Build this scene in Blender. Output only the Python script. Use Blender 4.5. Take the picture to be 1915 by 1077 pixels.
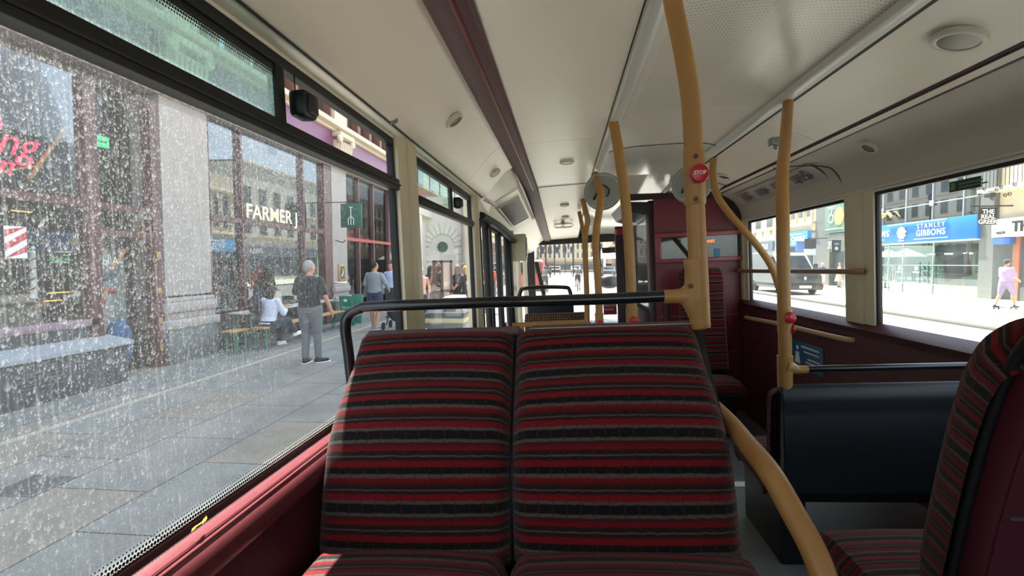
import bpy, bmesh, math, random
from mathutils import Vector, Matrix, noise
random.seed(7)
for o in list(bpy.data.objects): bpy.data.objects.remove(o)
S = bpy.context.scene
# ---------------- camera, sky, sun, exposure ----------------
W_, H_, F_ = 1915, 1077, 950.0
EYE = 1.22
TILT = 0.04                       # the bus leans a little towards the kerb

def cam_axes(roll, vp=(1055, 493)):
    d = Vector(((vp[0]-W_/2)/F_, -(vp[1]-H_/2)/F_, -1.0)).normalized()
    u = Vector((-math.sin(roll), math.cos(roll), 0)); u = (u - d*u.dot(d)).normalized()
    r = d.cross(u)
    return Matrix((r, d, u))      # world = M @ camera direction
MB_, MW_ = cam_axes(TILT), cam_axes(0.0)
FR_BUS = (MW_ @ MB_.transposed()).to_4x4()
FR_BUS = Matrix.Translation(Vector((0, 0, EYE)) - FR_BUS.to_3x3() @ Vector((0, 0, EYE))) @ FR_BUS
FR_STREET = Matrix.Identity(4)
FR = FR_BUS
def at(px, py, ax, val):
    """point of the bus (or street) frame seen at a photo pixel, at a known x, y or z"""
    M = MB_ if FR is FR_BUS else MW_
    d = M @ Vector(((px-W_/2)/F_, -(py-H_/2)/F_, -1.0)); o = Vector((0, 0, EYE)); i = 'xyz'.index(ax)
    return o + d*((val-o[i])/d[i])

cam_d = bpy.data.cameras.new('camera'); cam = bpy.data.objects.new('camera', cam_d); S.collection.objects.link(cam)
cam_d.sensor_width = 36; cam_d.lens = F_/W_*36; cam_d.clip_start = .02; cam_d.clip_end = 600
cam.matrix_world = Matrix.Translation((0, 0, EYE)) @ MW_.to_4x4()
S.camera = cam
S.view_settings.view_transform = 'Standard'; S.view_settings.look = 'None'
S.view_settings.gamma = 1; S.view_settings.use_curve_mapping = False
S.view_settings.exposure = 1.5
S.cycles.use_denoising = True
S.cycles.max_bounces = 10; S.cycles.diffuse_bounces = 6; S.cycles.glossy_bounces = 4
S.cycles.transparent_max_bounces = 24; S.cycles.transmission_bounces = 6
S.cycles.sample_clamp_indirect = 8
S.cycles.caustics_reflective = False; S.cycles.caustics_refractive = False
SUN_AZ, SUN_EL = math.radians(21), math.radians(63.5)   # azimuth left of the bus' heading
wd = bpy.data.worlds.new('sky'); S.world = wd; wd.use_nodes = True
nt = wd.node_tree; bg = nt.nodes['Background']
sky = nt.nodes.new('ShaderNodeTexSky'); sky.sky_type = 'NISHITA'; sky.sun_disc = False
sky.sun_elevation = SUN_EL; sky.sun_rotation = -SUN_AZ; sky.air_density = 1; sky.dust_density = 2.0; sky.ozone_density = 1
hz = nt.nodes.new('ShaderNodeMixRGB'); hz.inputs[0].default_value = .45; hz.inputs[2].default_value = (5.2, 5.4, 5.6, 1)
nt.links.new(sky.outputs[0], hz.inputs[1]); nt.links.new(hz.outputs[0], bg.inputs[0]); bg.inputs[1].default_value = 0.24
sun_d = bpy.data.lights.new('sun', 'SUN'); sun_d.energy = 10.0; sun_d.angle = math.radians(.6); sun_d.color = (1, .95, .86)
sun = bpy.data.objects.new('sun', sun_d); S.collection.objects.link(sun)
SUNV = Vector((-math.sin(SUN_AZ)*math.cos(SUN_EL), math.cos(SUN_AZ)*math.cos(SUN_EL), math.sin(SUN_EL)))
sun.rotation_euler = SUNV.to_track_quat('Z', 'Y').to_euler(); sun.location = SUNV*40

# ---------------- materials ----------------
def lin(h):
    if isinstance(h, tuple): return (*h, 1) if len(h) == 3 else h
    h = h.lstrip('#'); v = [int(h[i:i+2], 16)/255 for i in (0, 2, 4)]
    return (*[c/12.92 if c <= .04045 else ((c+.055)/1.055)**2.4 for c in v], 1)
MC = {}
def mat(name, col, rough=.5, metal=0, noise_amt=.12, nscale=30, bump=0, bscale=200, spec=.5, coat=0, emit=None, estr=0, sheen=0):
    if name in MC: return MC[name]
    m = bpy.data.materials.new(name); m.use_nodes = True; t = m.node_tree; n = t.nodes; l = t.links; b = n['Principled BSDF']
    c = lin(col)
    tc = n.new('ShaderNodeTexCoord')
    ns = n.new('ShaderNodeTexNoise'); ns.inputs['Scale'].default_value = nscale; ns.inputs['Detail'].default_value = 4
    l.new(tc.outputs['Object'], ns.inputs['Vector'])
    mx = n.new('ShaderNodeMixRGB'); mx.blend_type = 'MIX'
    mx.inputs[1].default_value = (*[x*(1-noise_amt) for x in c[:3]], 1); mx.inputs[2].default_value = (*[min(1, x*(1+noise_amt)) for x in c[:3]], 1)
    l.new(ns.outputs['Fac'], mx.inputs[0]); l.new(mx.outputs[0], b.inputs['Base Color'])
    b.inputs['Roughness'].default_value = rough; b.inputs['Metallic'].default_value = metal
    b.inputs['Specular IOR Level'].default_value = spec; b.inputs['Coat Weight'].default_value = coat; b.inputs['Sheen Weight'].default_value = sheen
    if emit: b.inputs['Emission Color'].default_value = lin(emit); b.inputs['Emission Strength'].default_value = estr
    if bump:
        n2 = n.new('ShaderNodeTexNoise'); n2.inputs['Scale'].default_value = bscale; l.new(tc.outputs['Object'], n2.inputs['Vector'])
        bp = n.new('ShaderNodeBump'); bp.inputs['Strength'].default_value = bump; bp.inputs['Distance'].default_value = .004
        l.new(n2.outputs['Fac'], bp.inputs['Height']); l.new(bp.outputs[0], b.inputs['Normal'])
    MC[name] = m; return m
class NT:
    def __init__(s, name):
        s.m = bpy.data.materials.new(name); s.m.use_nodes = True; s.t = s.m.node_tree; s.b = s.t.nodes['Principled BSDF']; s.out = s.t.nodes['Material Output']; MC[name] = s.m
    def N(s, typ, **k):
        n = s.t.nodes.new('ShaderNode'+typ)
        for a, v in k.items():
            if a.startswith('i_'): n.inputs[int(a[2:]) if a[2:].isdigit() else a[2:]].default_value = v
            else: setattr(n, a, v)
        return n
    def L(s, a, b): s.t.links.new(a, b)
    def math(s, op, a, b=None, c=None):
        n = s.t.nodes.new('ShaderNodeMath'); n.operation = op
        for i, v in enumerate((a, b, c)):
            if v is None: continue
            if isinstance(v, (int, float)): n.inputs[i].default_value = v
            else: s.L(v, n.inputs[i])
        return n.outputs[0]
    def ramp(s, fac, stops, interp='LINEAR'):
        r = s.t.nodes.new('ShaderNodeValToRGB'); r.color_ramp.interpolation = interp; e = r.color_ramp.elements
        for i, (p, c) in enumerate(stops):
            el = e[i] if i < 2 else e.new(p)
            el.position = p; el.color = lin(c)
        s.L(fac, r.inputs[0]); return r.outputs[0]
    def mix(s, fac, a, b, blend='MIX'):
        n = s.t.nodes.new('ShaderNodeMixRGB'); n.blend_type = blend
        for i, v in ((0, fac), (1, a), (2, b)):
            if isinstance(v, (int, float)): n.inputs[i].default_value = v
            elif isinstance(v, (str, tuple)): n.inputs[i].default_value = lin(v)
            else: s.L(v, n.inputs[i])
        return n.outputs[0]

def moquette():
    k = NT('moquette'); uv = k.N('UVMap'); sp = k.N('SeparateXYZ'); k.L(uv.outputs[0], sp.inputs[0])
    tc = k.N('TexCoord'); wob = k.N('TexNoise', i_Scale=60.0); k.L(tc.outputs['Object'], wob.inputs['Vector'])
    per = .154
    v = k.math('FRACT', k.math('ADD', k.math('DIVIDE', sp.outputs[1], per), k.math('MULTIPLY', k.math('SUBTRACT', wob.outputs['Fac'], .5), .035)))
    R1, R2, DK, BK, GR = '#791419', '#521418', '#2c1b19', '#171514', '#554e4a'
    st = [(0, BK), (.085, BK), (.10, GR), (.125, GR), (.145, R1), (.215, R1), (.235, DK), (.262, DK), (.27, GR), (.282, GR), (.29, DK), (.335, DK), (.355, R2), (.43, R1), (.45, GR), (.485, GR),
          (.50, BK), (.575, BK), (.595, R1), (.66, R1), (.68, DK), (.72, DK), (.73, GR), (.742, GR), (.752, DK), (.80, DK), (.82, R1), (.90, R2), (.915, '#2b2424'), (.93, GR), (.96, GR), (.975, BK)]
    c = k.ramp(v, st)
    u = k.math('FRACT', k.math('DIVIDE', sp.outputs[0], .0305))
    line = k.math('LESS_THAN', k.math('ABSOLUTE', k.math('SUBTRACT', u, .5)), .045)
    c = k.mix(k.math('MULTIPLY', line, .6), c, '#5a181d')
    fz = k.N('TexNoise', i_Scale=900.0, i_Detail=3.0); k.L(tc.outputs['Object'], fz.inputs['Vector'])
    c = k.mix(1.0, c, k.ramp(fz.outputs['Fac'], [(.3, (.45, .45, .45)), (.75, (1.35, 1.35, 1.35))]), 'MULTIPLY')
    k.L(c, k.b.inputs['Base Color']); k.b.inputs['Roughness'].default_value = .95; k.b.inputs['Sheen Weight'].default_value = .12; k.b.inputs['Specular IOR Level'].default_value = .15
    bp = k.N('Bump', i_Strength=.5, i_Distance=.002); k.L(fz.outputs['Fac'], bp.inputs['Height']); k.L(bp.outputs[0], k.b.inputs['Normal'])
    return k.m

def glass(name, tint='#ffffff', refl=.06, dirt=0.0, drops=False, haze=0.0, scat='#e9eef2'):
    """thin pane: clear + a little mirror, with dried dirt and drops on it as real scattering specks"""
    k = NT(name); t = k.t; t.nodes.remove(k.b)
    tr = k.N('BsdfTransparent'); tr.inputs[0].default_value = lin(tint)
    gl = k.N('BsdfGlossy', i_Roughness=.02); fr = k.N('LayerWeight', i_Blend=.35)
    m1 = k.N('MixShader'); k.L(k.math('ADD', k.math('MULTIPLY', fr.outputs['Fresnel'], refl*3), refl*.4), m1.inputs[0]); k.L(tr.outputs[0], m1.inputs[1]); k.L(gl.outputs[0], m1.inputs[2])
    last = m1
    if haze or dirt:
        tc = k.N('TexCoord')
        df = k.N('BsdfDiffuse'); df.inputs[0].default_value = lin(scat); tl = k.N('BsdfTranslucent'); tl.inputs[0].default_value = lin(scat)
        sc = k.N('MixShader', i_0=.72); k.L(df.outputs[0], sc.inputs[1]); k.L(tl.outputs[0], sc.inputs[2])
        fac = None
        if drops:
            mp = k.N('Mapping'); k.L(tc.outputs['Object'], mp.inputs[0])
            sep = k.N('SeparateXYZ'); k.L(tc.outputs['Object'], sep.inputs[0])
            n1 = k.N('TexNoise', i_Scale=45.0, i_Detail=2.0); k.L(mp.outputs[0], n1.inputs['Vector'])
            acc = None
            for scl, thr, off, zs in ((150, .34, 0, .62), (215, .36, 3.1, .6), (300, .36, 5.2, .6), (430, .40, 7.7, .6)):
                mp2 = k.N('Mapping'); mp2.inputs['Scale'].default_value = (scl, scl, scl*zs); mp2.inputs['Location'].default_value = (off, off, off)
                dist = k.mix(.012, tc.outputs['Object'], n1.outputs['Color']); k.L(dist, mp2.inputs[0])
                vo = k.N('TexVoronoi', feature='F1', i_Scale=1.0); k.L(mp2.outputs[0], vo.inputs['Vector'])
                sepc = k.N('SeparateColor'); k.L(vo.outputs['Color'], sepc.inputs[0])
                thz = k.math('MULTIPLY_ADD', sep.outputs[2], -.85, 1.42); thz.node.use_clamp = True
                pick = k.math('MULTIPLY', k.math('GREATER_THAN', sepc.outputs[0], thz), k.math('MULTIPLY_ADD', sepc.outputs[2], .7, .3))
                r = k.math('MULTIPLY', sepc.outputs[1], thr)
                ring = k.math('SUBTRACT', 1.0, k.math('MULTIPLY', k.math('ABSOLUTE', k.math('SUBTRACT', vo.outputs['Distance'], r)), 5.5))
                ring = k.math('MAXIMUM', ring, 0.0)
                sv = k.N('SeparateXYZ'); k.L(vo.outputs['Position'], sv.inputs[0]); sq = k.N('SeparateXYZ'); k.L(mp2.outputs[0], sq.inputs[0])
                low = k.math('MULTIPLY_ADD', k.math('ADD', k.math('SUBTRACT', sq.outputs[2], sv.outputs[2]), k.math('MULTIPLY', k.math('SUBTRACT', sq.outputs[1], sv.outputs[1]), -.4)), -2.0, .5)
                low.node.use_clamp = True
                ring = k.math('MULTIPLY', ring, k.math('MULTIPLY_ADD', low, .85, .15))
                bl = k.math('MULTIPLY', ring, pick)
                acc = bl if acc is None else k.math('MAXIMUM', acc, bl)
            # streaks running down
            mp3 = k.N('Mapping'); mp3.inputs['Scale'].default_value = (230, 230, 9); k.L(tc.outputs['Object'], mp3.inputs[0])
            n3 = k.N('TexNoise', i_Scale=1.0, i_Detail=3.0); k.L(mp3.outputs[0], n3.inputs['Vector'])
            stk = k.math('MULTIPLY', k.math('MAXIMUM', k.math('SUBTRACT', n3.outputs['Fac'], .52), 0.0), 1.5)
            mp4 = k.N('Mapping'); mp4.inputs['Scale'].default_value = (2.5, 2.5, 2.5); k.L(tc.outputs['Object'], mp4.inputs[0])
            n4 = k.N('TexNoise', i_Scale=1.0, i_Detail=4.0); k.L(mp4.outputs[0], n4.inputs['Vector'])
            # more dirt high up and towards the rear of the pane, clean towards the front
            grad_y = k.math('ADD', k.math('MULTIPLY_ADD', sep.outputs[1], -1.35, 0.65), k.math('MULTIPLY', sep.outputs[2], 1.17))
            grad_y.node.use_clamp = True
            gz = k.math('MULTIPLY_ADD', sep.outputs[2], .75, -.40); gz.node.use_clamp = True
            dens = k.math('MULTIPLY', k.math('ADD', k.math('MULTIPLY', gz, .9), .40), k.math('ADD', k.math('MULTIPLY', grad_y, .92), .08))
            dens = k.math('MULTIPLY', dens, k.math('ADD', n4.outputs['Fac'], .5))
            fac = k.math('MULTIPLY', k.math('ADD', k.math('MULTIPLY', acc, 1.25), k.math('ADD', stk, haze*3)), dens)
            fac = k.math('MULTIPLY', fac, dirt); fac.node.use_clamp = True
        else:
            nz = k.N('TexNoise', i_Scale=6.0, i_Detail=6.0); k.L(tc.outputs['Object'], nz.inputs['Vector'])
            fac = k.math('MULTIPLY_ADD', k.math('MAXIMUM', k.math('SUBTRACT', nz.outputs['Fac'], .4), 0.0), dirt, haze)
        m2 = k.N('MixShader'); k.L(fac, m2.inputs[0]); k.L(m1.outputs[0], m2.inputs[1]); k.L(sc.outputs[0], m2.inputs[2]); last = m2
    k.L(last.outputs[0], k.out.inputs[0]); return k.m

def shopglass(name='shop_glass', refl=.22, tint='#b9c4c2'):
    k = NT(name); k.t.nodes.remove(k.b)
    tr = k.N('BsdfTransparent'); tr.inputs[0].default_value = lin(tint); gl = k.N('BsdfGlossy', i_Roughness=.01); gl.inputs[0].default_value = (.9, .95, 1, 1)
    fr = k.N('LayerWeight', i_Blend=.3); m1 = k.N('MixShader')
    k.L(k.math('ADD', k.math('MULTIPLY', fr.outputs['Fresnel'], .16), refl), m1.inputs[0]); k.L(tr.outputs[0], m1.inputs[1]); k.L(gl.outputs[0], m1.inputs[2])
    k.L(m1.outputs[0], k.out.inputs[0]); return k.m

def paving():
    k = NT('paving'); tc = k.N('TexCoord'); mp = k.N('Mapping'); mp.inputs['Rotation'].default_value = (0, 0, math.radians(90)); k.L(tc.outputs['Object'], mp.inputs[0])
    br = k.N('TexBrick', offset=.5, squash=1.0, i_Scale=1.0); br.inputs['Mortar Size'].default_value = .006; br.inputs['Brick Width'].default_value = 1.15; br.inputs['Row Height'].default_value = .78; br.inputs['Bias'].default_value = 0
    br.inputs['Color1'].default_value = lin('#7f8585'); br.inputs['Color2'].default_value = lin('#8c867c'); br.inputs['Mortar'].default_value = lin('#2e3032')
    k.L(mp.outputs[0], br.inputs['Vector'])
    ns = k.N('TexNoise', i_Scale=1.7, i_Detail=8.0, i_Roughness=.65); k.L(tc.outputs['Object'], ns.inputs['Vector'])
    ns2 = k.N('TexNoise', i_Scale=60.0, i_Detail=4.0); k.L(tc.outputs['Object'], ns2.inputs['Vector'])
    c = k.mix(1.0, br.outputs['Color'], k.ramp(ns.outputs['Fac'], [(.3, (.72, .72, .72)), (.7, (1.15, 1.15, 1.15))]), 'MULTIPLY')
    c = k.mix(1.0, c, k.ramp(ns2.outputs['Fac'], [(.3, (.85, .85, .85)), (.7, (1.1, 1.1, 1.1))]), 'MULTIPLY')
    k.L(c, k.b.inputs['Base Color']); k.b.inputs['Roughness'].default_value = .7
    bp = k.N('Bump', i_Strength=.3, i_Distance=.01); k.L(ns2.outputs['Fac'], bp.inputs['Height']); k.L(bp.outputs[0], k.b.inputs['Normal']); return k.m

def perforated():
    k = NT('perforated_panel'); tc = k.N('TexCoord'); sp = k.N('SeparateXYZ'); k.L(tc.outputs['Object'], sp.inputs[0])
    fx = k.math('SUBTRACT', k.math('FRACT', k.math('MULTIPLY', sp.outputs[0], 80)), .5); fy = k.math('SUBTRACT', k.math('FRACT', k.math('MULTIPLY', sp.outputs[1], 48)), .5)
    d = k.math('SQRT', k.math('ADD', k.math('MULTIPLY', fx, fx), k.math('MULTIPLY', k.math('MULTIPLY', fy, fy), 3.0)))
    hole = k.math('LESS_THAN', d, .24)
    ymask = k.math('LESS_THAN', k.math('FRACT', k.math('MULTIPLY_ADD', sp.outputs[0], 2.6, .03)), .82)
    ym2 = k.math('LESS_THAN', sp.outputs[1], 2.75)
    hole = k.math('MULTIPLY', k.math('MULTIPLY', hole, ymask), ym2)
    k.L(k.mix(k.math('MULTIPLY', hole, .5), '#ebe5d8', '#5c5448'), k.b.inputs['Base Color']); k.b.inputs['Roughness'].default_value = .22; return k.m

def frit():
    """black printed edge of the window whose dots thin out towards the clear glass (real perforation)"""
    k = NT('frit_band'); tc = k.N('TexCoord'); uv = k.N('UVMap'); sp = k.N('SeparateXYZ'); k.L(uv.outputs[0], sp.inputs[0])
    u = k.math('MULTIPLY', sp.outputs[0], 165); v = k.math('MULTIPLY', sp.outputs[1], 150)
    row = k.math('FLOOR', v); u2 = k.math('ADD', u, k.math('MULTIPLY', k.math('MODULO', row, 2.0), .5))
    fx = k.math('SUBTRACT', k.math('FRACT', u2), .5); fy = k.math('SUBTRACT', k.math('FRACT', v), .5)
    d = k.math('SQRT', k.math('ADD', k.math('MULTIPLY', fx, fx), k.math('MULTIPLY', fy, fy)))
    thr = k.math('MULTIPLY_ADD', sp.outputs[1], -20.0, .92)
    on = k.math('LESS_THAN', d, thr)
    tr = k.N('BsdfTransparent'); m = k.N('MixShader'); k.L(on, m.inputs[0]); k.L(tr.outputs[0], m.inputs[1]); k.L(k.b.outputs[0], m.inputs[2])
    k.b.inputs['Base Color'].default_value = lin('#141414'); k.b.inputs['Roughness'].default_value = .5
    k.L(m.outputs[0], k.out.inputs[0]); return k.m

cream = mat('cream_plastic', '#f2eadb', .34, nscale=5, noise_amt=.04)
cream_w = mat('cream_pillar', '#d6cdb2', .4, nscale=8, noise_amt=.05)
greyc = mat('grey_cove', '#c4beb0', .5, nscale=6, noise_amt=.05)
rail_al = mat('ceiling_rail_metal', '#d6d5cd', .3, .0, nscale=20, noise_amt=.05)
maroon = mat('maroon_panel', '#6e2730', .38, nscale=9, noise_amt=.1)
maroon_sh = mat('maroon_gloss_sill', '#743a40', .25, nscale=40, noise_amt=.18, coat=.2)
maroon_dk = mat('maroon_dark', '#4a1c28', .5, nscale=9, noise_amt=.12, bump=.2, bscale=500)
maroon_st = mat('maroon_strip', '#4e282d', .55, nscale=60, noise_amt=.2)
blackp = mat('black_plastic', '#17191c', .38, nscale=15, noise_amt=.2)
blackr = mat('black_rubber', '#101113', .6, nscale=15, noise_amt=.2)
blackg = mat('black_rail', '#14161a', .28, nscale=15, noise_amt=.2, coat=.3)
shellm = mat('seat_shell', '#1e2327', .42, nscale=25, noise_amt=.15, bump=.15, bscale=600)
yellow = mat('yellow_pole', '#ae8249', .42, nscale=18, noise_amt=.12, bump=.12, bscale=130)
redm = mat('red_button', '#c01f2e', .3, noise_amt=.05)
whitem = mat('white_paint', '#e9e9e4', .5, noise_amt=.04)
greym = mat('grey_plastic', '#8b8d8a', .45, noise_amt=.08)
floor_m = mat('floor_vinyl', '#6d7479', .55, nscale=300, noise_amt=.3)
chrome = mat('metal_bright', '#c8c8c8', .2, 1, noise_amt=.03)
steel = mat('metal_grey', '#8f9496', .4, .7, noise_amt=.08)
MOQ = moquette()
G_CLEAR = glass('window_glass', '#f2f7f5', .05, dirt=.12, haze=.012)
G_RIGHT = glass('window_glass_tinted', '#e8f1ef', .05, dirt=.25, haze=.03)
G_DIRTY = glass('window_glass_rainspots', '#e6efee', .012, dirt=.62, drops=True, haze=.05)
G_HOPPER = glass('hopper_glass_green', '#a4d6c2', .02, dirt=1.25, drops=True, haze=.12, scat='#bfe0d8')
G_SHOP = shopglass('shop_glass', .03, '#dfe6e2'); G_SHOPR = shopglass('shop_glass_right', .05, '#8fa19c'); G_SKYW = shopglass('upper_window_glass', .55, '#8090a0')
# ---------------- geometry helpers ----------------
class G:
    """collects shapes, authored in the frame's own coordinates, into one mesh"""
    def __init__(s): s.bm = bmesh.new(); s.uv = None
    def _mi(s, geo, M):
        bmesh.ops.transform(s.bm, matrix=M, verts=geo)
    def box(s, x0, x1, y0, y1, z0, z1, bev=0, M=None, seg=2):
        t = bmesh.new(); bmesh.ops.create_cube(t, size=1)
        for v in t.verts: v.co = Vector(((x0+x1)/2 + v.co.x*(x1-x0), (y0+y1)/2 + v.co.y*(y1-y0), (z0+z1)/2 + v.co.z*(z1-z0)))
        if bev: bmesh.ops.bevel(t, geom=t.edges[:], offset=min(bev, .49*min(abs(x1-x0), abs(y1-y0), abs(z1-z0))), segments=seg, affect='EDGES', profile=.5)
        if M is not None: bmesh.ops.transform(t, matrix=M, verts=t.verts[:])
        s.add(t); return s
    def add(s, t):
        me = bpy.data.meshes.new('t'); t.to_mesh(me); t.free(); s.bm.from_mesh(me); bpy.data.meshes.remove(me); return s
    def tube(s, pts, r, seg=14, cap=True, smooth=True, rs=None, flat=1.0):
        pts = [Vector(p) for p in pts]
        if smooth and len(pts) > 2: pts, rs = catmull(pts, 7, rs)
        rs = rs or [r]*len(pts); rings = []
        up = None
        for i, p in enumerate(pts):
            d = (pts[min(i+1, len(pts)-1)] - pts[max(i-1, 0)]).normalized()
            if up is None:
                up = Vector((0, 0, 1)) if abs(d.z) < .9 else Vector((0, 1, 0))
            a = d.cross(up).normalized(); b = a.cross(d).normalized(); up = b
            rings.append([s.bm.verts.new(p + (a*math.cos(2*math.pi*k/seg) + b*math.sin(2*math.pi*k/seg)*flat)*rs[i]) for k in range(seg)])
        for i in range(len(rings)-1):
            for k in range(seg):
                s.bm.faces.new((rings[i][k], rings[i][(k+1) % seg], rings[i+1][(k+1) % seg], rings[i+1][k]))
        if cap:
            s.bm.faces.new(rings[0][::-1]); s.bm.faces.new(rings[-1])
        return s
    def cyl(s, c, r, h, axis='z', seg=24, r2=None, M=None):
        c = Vector(c); d = {'x': Vector((1, 0, 0)), 'y': Vector((0, 1, 0)), 'z': Vector((0, 0, 1))}[axis] if isinstance(axis, str) else Vector(axis).normalized()
        return s.tube([c, c + d*h], r, seg, smooth=False, rs=[r, r if r2 is None else r2])
    def lathe(s, prof, c, axis=(0, 0, 1), seg=28, sx=1.0):
        c = Vector(c); q = Vector(axis).normalized().to_track_quat('Z', 'Y').to_matrix(); rings = []
        for (r, h) in prof:
            rings.append([s.bm.verts.new(c + q @ Vector((math.cos(2*math.pi*k/seg)*r*sx, math.sin(2*math.pi*k/seg)*r, h))) for k in range(seg)])
        for i in range(len(rings)-1):
            for k in range(seg): s.bm.faces.new((rings[i][k], rings[i][(k+1) % seg], rings[i+1][(k+1) % seg], rings[i+1][k]))
        s.bm.faces.new(rings[0][::-1]); s.bm.faces.new(rings[-1]); return s
    def prism(s, poly, a0, a1, axis='y', M=None):
        """closed outline swept along an axis; outline given in the two other axes in order"""
        def P3(u, v, a): return Vector({'y': (u, a, v), 'x': (a, u, v), 'z': (u, v, a)}[axis])
        t = bmesh.new(); A = [t.verts.new(P3(u, v, a0)) for u, v in poly]; B = [t.verts.new(P3(u, v, a1)) for u, v in poly]
        t.faces.new(A[::-1]); t.faces.new(B)
        for i in range(len(poly)):
            j = (i+1) % len(poly); t.faces.new((A[i], A[j], B[j], B[i]))
        if M is not None: bmesh.ops.transform(t, matrix=M, verts=t.verts[:])
        return s.add(t)
    def sheet(s, prof, a0, a1, th=.012, axis='y', prof2=None):
        """open outline (x,z) swept along y with a thickness; prof2 = the outline at the far end"""
        prof2 = prof2 or prof
        t = bmesh.new(); A = [t.verts.new((u, a0, v)) for u, v in prof]; B = [t.verts.new((u, a1, v)) for u, v in prof2]
        for i in range(len(prof)-1): t.faces.new((A[i], A[i+1], B[i+1], B[i]))
        r = bmesh.ops.extrude_face_region(t, geom=t.faces[:])
        for v in [g for g in r['geom'] if isinstance(g, bmesh.types.BMVert)]: v.co.z += th
        return s.add(t)
    def quad(s, a, b, c, d):
        s.bm.faces.new([s.bm.verts.new(Vector(p)) for p in (a, b, c, d)]); return s
    def sphere(s, c, r, sc=(1, 1, 1), seg=16, M=None):
        t = bmesh.new(); bmesh.ops.create_uvsphere(t, u_segments=seg, v_segments=max(6, seg//2+2), radius=r)
        for v in t.verts: v.co = Vector((v.co.x*sc[0], v.co.y*sc[1], v.co.z*sc[2]))
        if M is not None: bmesh.ops.transform(t, matrix=M, verts=t.verts[:])
        for v in t.verts: v.co += Vector(c)
        return s.add(t)

def catmull(p, n=7, rs=None):
    out = []; orr = []
    for i in range(len(p)-1):
        a = p[max(i-1, 0)]; b = p[i]; c = p[i+1]; d = p[min(i+2, len(p)-1)]
        for k in range(n):
            t = k/n; out.append(.5*((2*b) + (c-a)*t + (2*a-5*b+4*c-d)*t*t + (3*b-a-3*c+d)*t**3))
            if rs: orr.append(rs[i]*(1-t) + rs[i+1]*t)
    out.append(p[-1])
    if rs: orr.append(rs[-1])
    return out, (orr if rs else None)

COL = S.collection
def link(o, parent=None):
    COL.objects.link(o)
    if parent is None: o.matrix_world = FR @ o.matrix_basis
    else: o.parent = parent
    return o
def props(o, label=None, cat=None, group=None, kind=None):
    if label: o['label'] = label
    if cat: o['category'] = cat
    if group: o['group'] = group
    if kind: o['kind'] = kind
    return o
ROOTLOC = {}
def thing(name, label, cat, loc=(0, 0, 0), rz=0, group=None):
    """an Empty at the thing's base; its parts are authored in frame coordinates around loc"""
    o = bpy.data.objects.new(name, None); o.empty_display_size = .1
    o.matrix_basis = Matrix.Translation(Vector(loc)) @ Matrix.Rotation(rz, 4, 'Z')
    link(o); ROOTLOC[o.name] = (Matrix.Translation(Vector(loc)) @ Matrix.Rotation(rz, 4, 'Z')).inverted()
    return props(o, label, cat, group)
def inv_of(parent):
    while parent.parent is not None: parent = parent.parent
    return ROOTLOC.get(parent.name, Matrix.Identity(4))
def obj(name, g, m, parent=None, label=None, cat=None, group=None, kind=None, smooth=True, loc=None, local=False):
    """one mesh object. Parts: vertices authored in frame coordinates (or root-local with local=True)"""
    me = bpy.data.meshes.new(name); bm = g.bm
    bmesh.ops.recalc_face_normals(bm, faces=bm.faces[:])
    if parent is not None and not local: bmesh.ops.transform(bm, matrix=inv_of(parent), verts=bm.verts[:])
    if parent is None and loc is not None: bmesh.ops.transform(bm, matrix=Matrix.Translation(-Vector(loc)), verts=bm.verts[:])
    bm.to_mesh(me); bm.free()
    for mm in (m if isinstance(m, (list, tuple)) else [m]): me.materials.append(mm)
    if smooth:
        me.polygons.foreach_set('use_smooth', [True]*len(me.polygons))
        me.set_sharp_from_angle(angle=math.radians(38))
    o = bpy.data.objects.new(name, me)
    if parent is None and loc is not None: o.matrix_basis = Matrix.Translation(Vector(loc))
    link(o, parent)
    if parent is None and loc is not None: ROOTLOC[o.name] = Matrix.Translation(-Vector(loc))
    return props(o, label, cat, group, kind)
def struct(name, g, m, parent=None, smooth=True): return obj(name, g, m, parent, kind=None if parent else 'structure', smooth=smooth)
def sempty(name):
    o = bpy.data.objects.new(name, None); o.empty_display_size = .1; link(o); return props(o, kind='structure')
def single(name, g, m, label, cat, loc, group=None, smooth=True): return obj(name, g, m, None, label, cat, group, smooth=smooth, loc=loc)
def dup(root, loc, rz=0, label=None, group=None):
    r = root.copy(); COL.objects.link(r)
    r.matrix_world = FR @ (Matrix.Translation(Vector(loc)) @ Matrix.Rotation(rz, 4, 'Z'))
    if label: r['label'] = label
    if group: r['group'] = group
    for ch in list(root.children):
        c = ch.copy(); COL.objects.link(c); c.parent = r
        for g2 in list(ch.children):
            d = g2.copy(); COL.objects.link(d); d.parent = c
    return r
def text(name, body, m, parent, M, size=1.0, ext=.01, cond=1.0, align='CENTER', bold=0.0, shear=0, local=False, space=1.0, font=None):
    """raised lettering; M places its baseline centre (x right along the word, y up, z towards the reader)"""
    cu = bpy.data.curves.new(name, 'FONT'); cu.body = body; cu.size = size; cu.align_x = align; cu.extrude = ext; cu.offset = bold; cu.shear = shear; cu.space_character = space
    if font: cu.font = font
    o = bpy.data.objects.new(name, cu); COL.objects.link(o)
    M2 = M @ Matrix.Diagonal((cond, 1, 1, 1))
    dg = bpy.context.evaluated_depsgraph_get(); me = bpy.data.meshes.new_from_object(o.evaluated_get(dg)); COL.objects.unlink(o); bpy.data.objects.remove(o)
    g = G(); g.bm.from_mesh(me); bpy.data.meshes.remove(me)
    bmesh.ops.transform(g.bm, matrix=M2, verts=g.bm.verts[:])
    return obj(name, g, m, parent, smooth=False, local=local)
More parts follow.
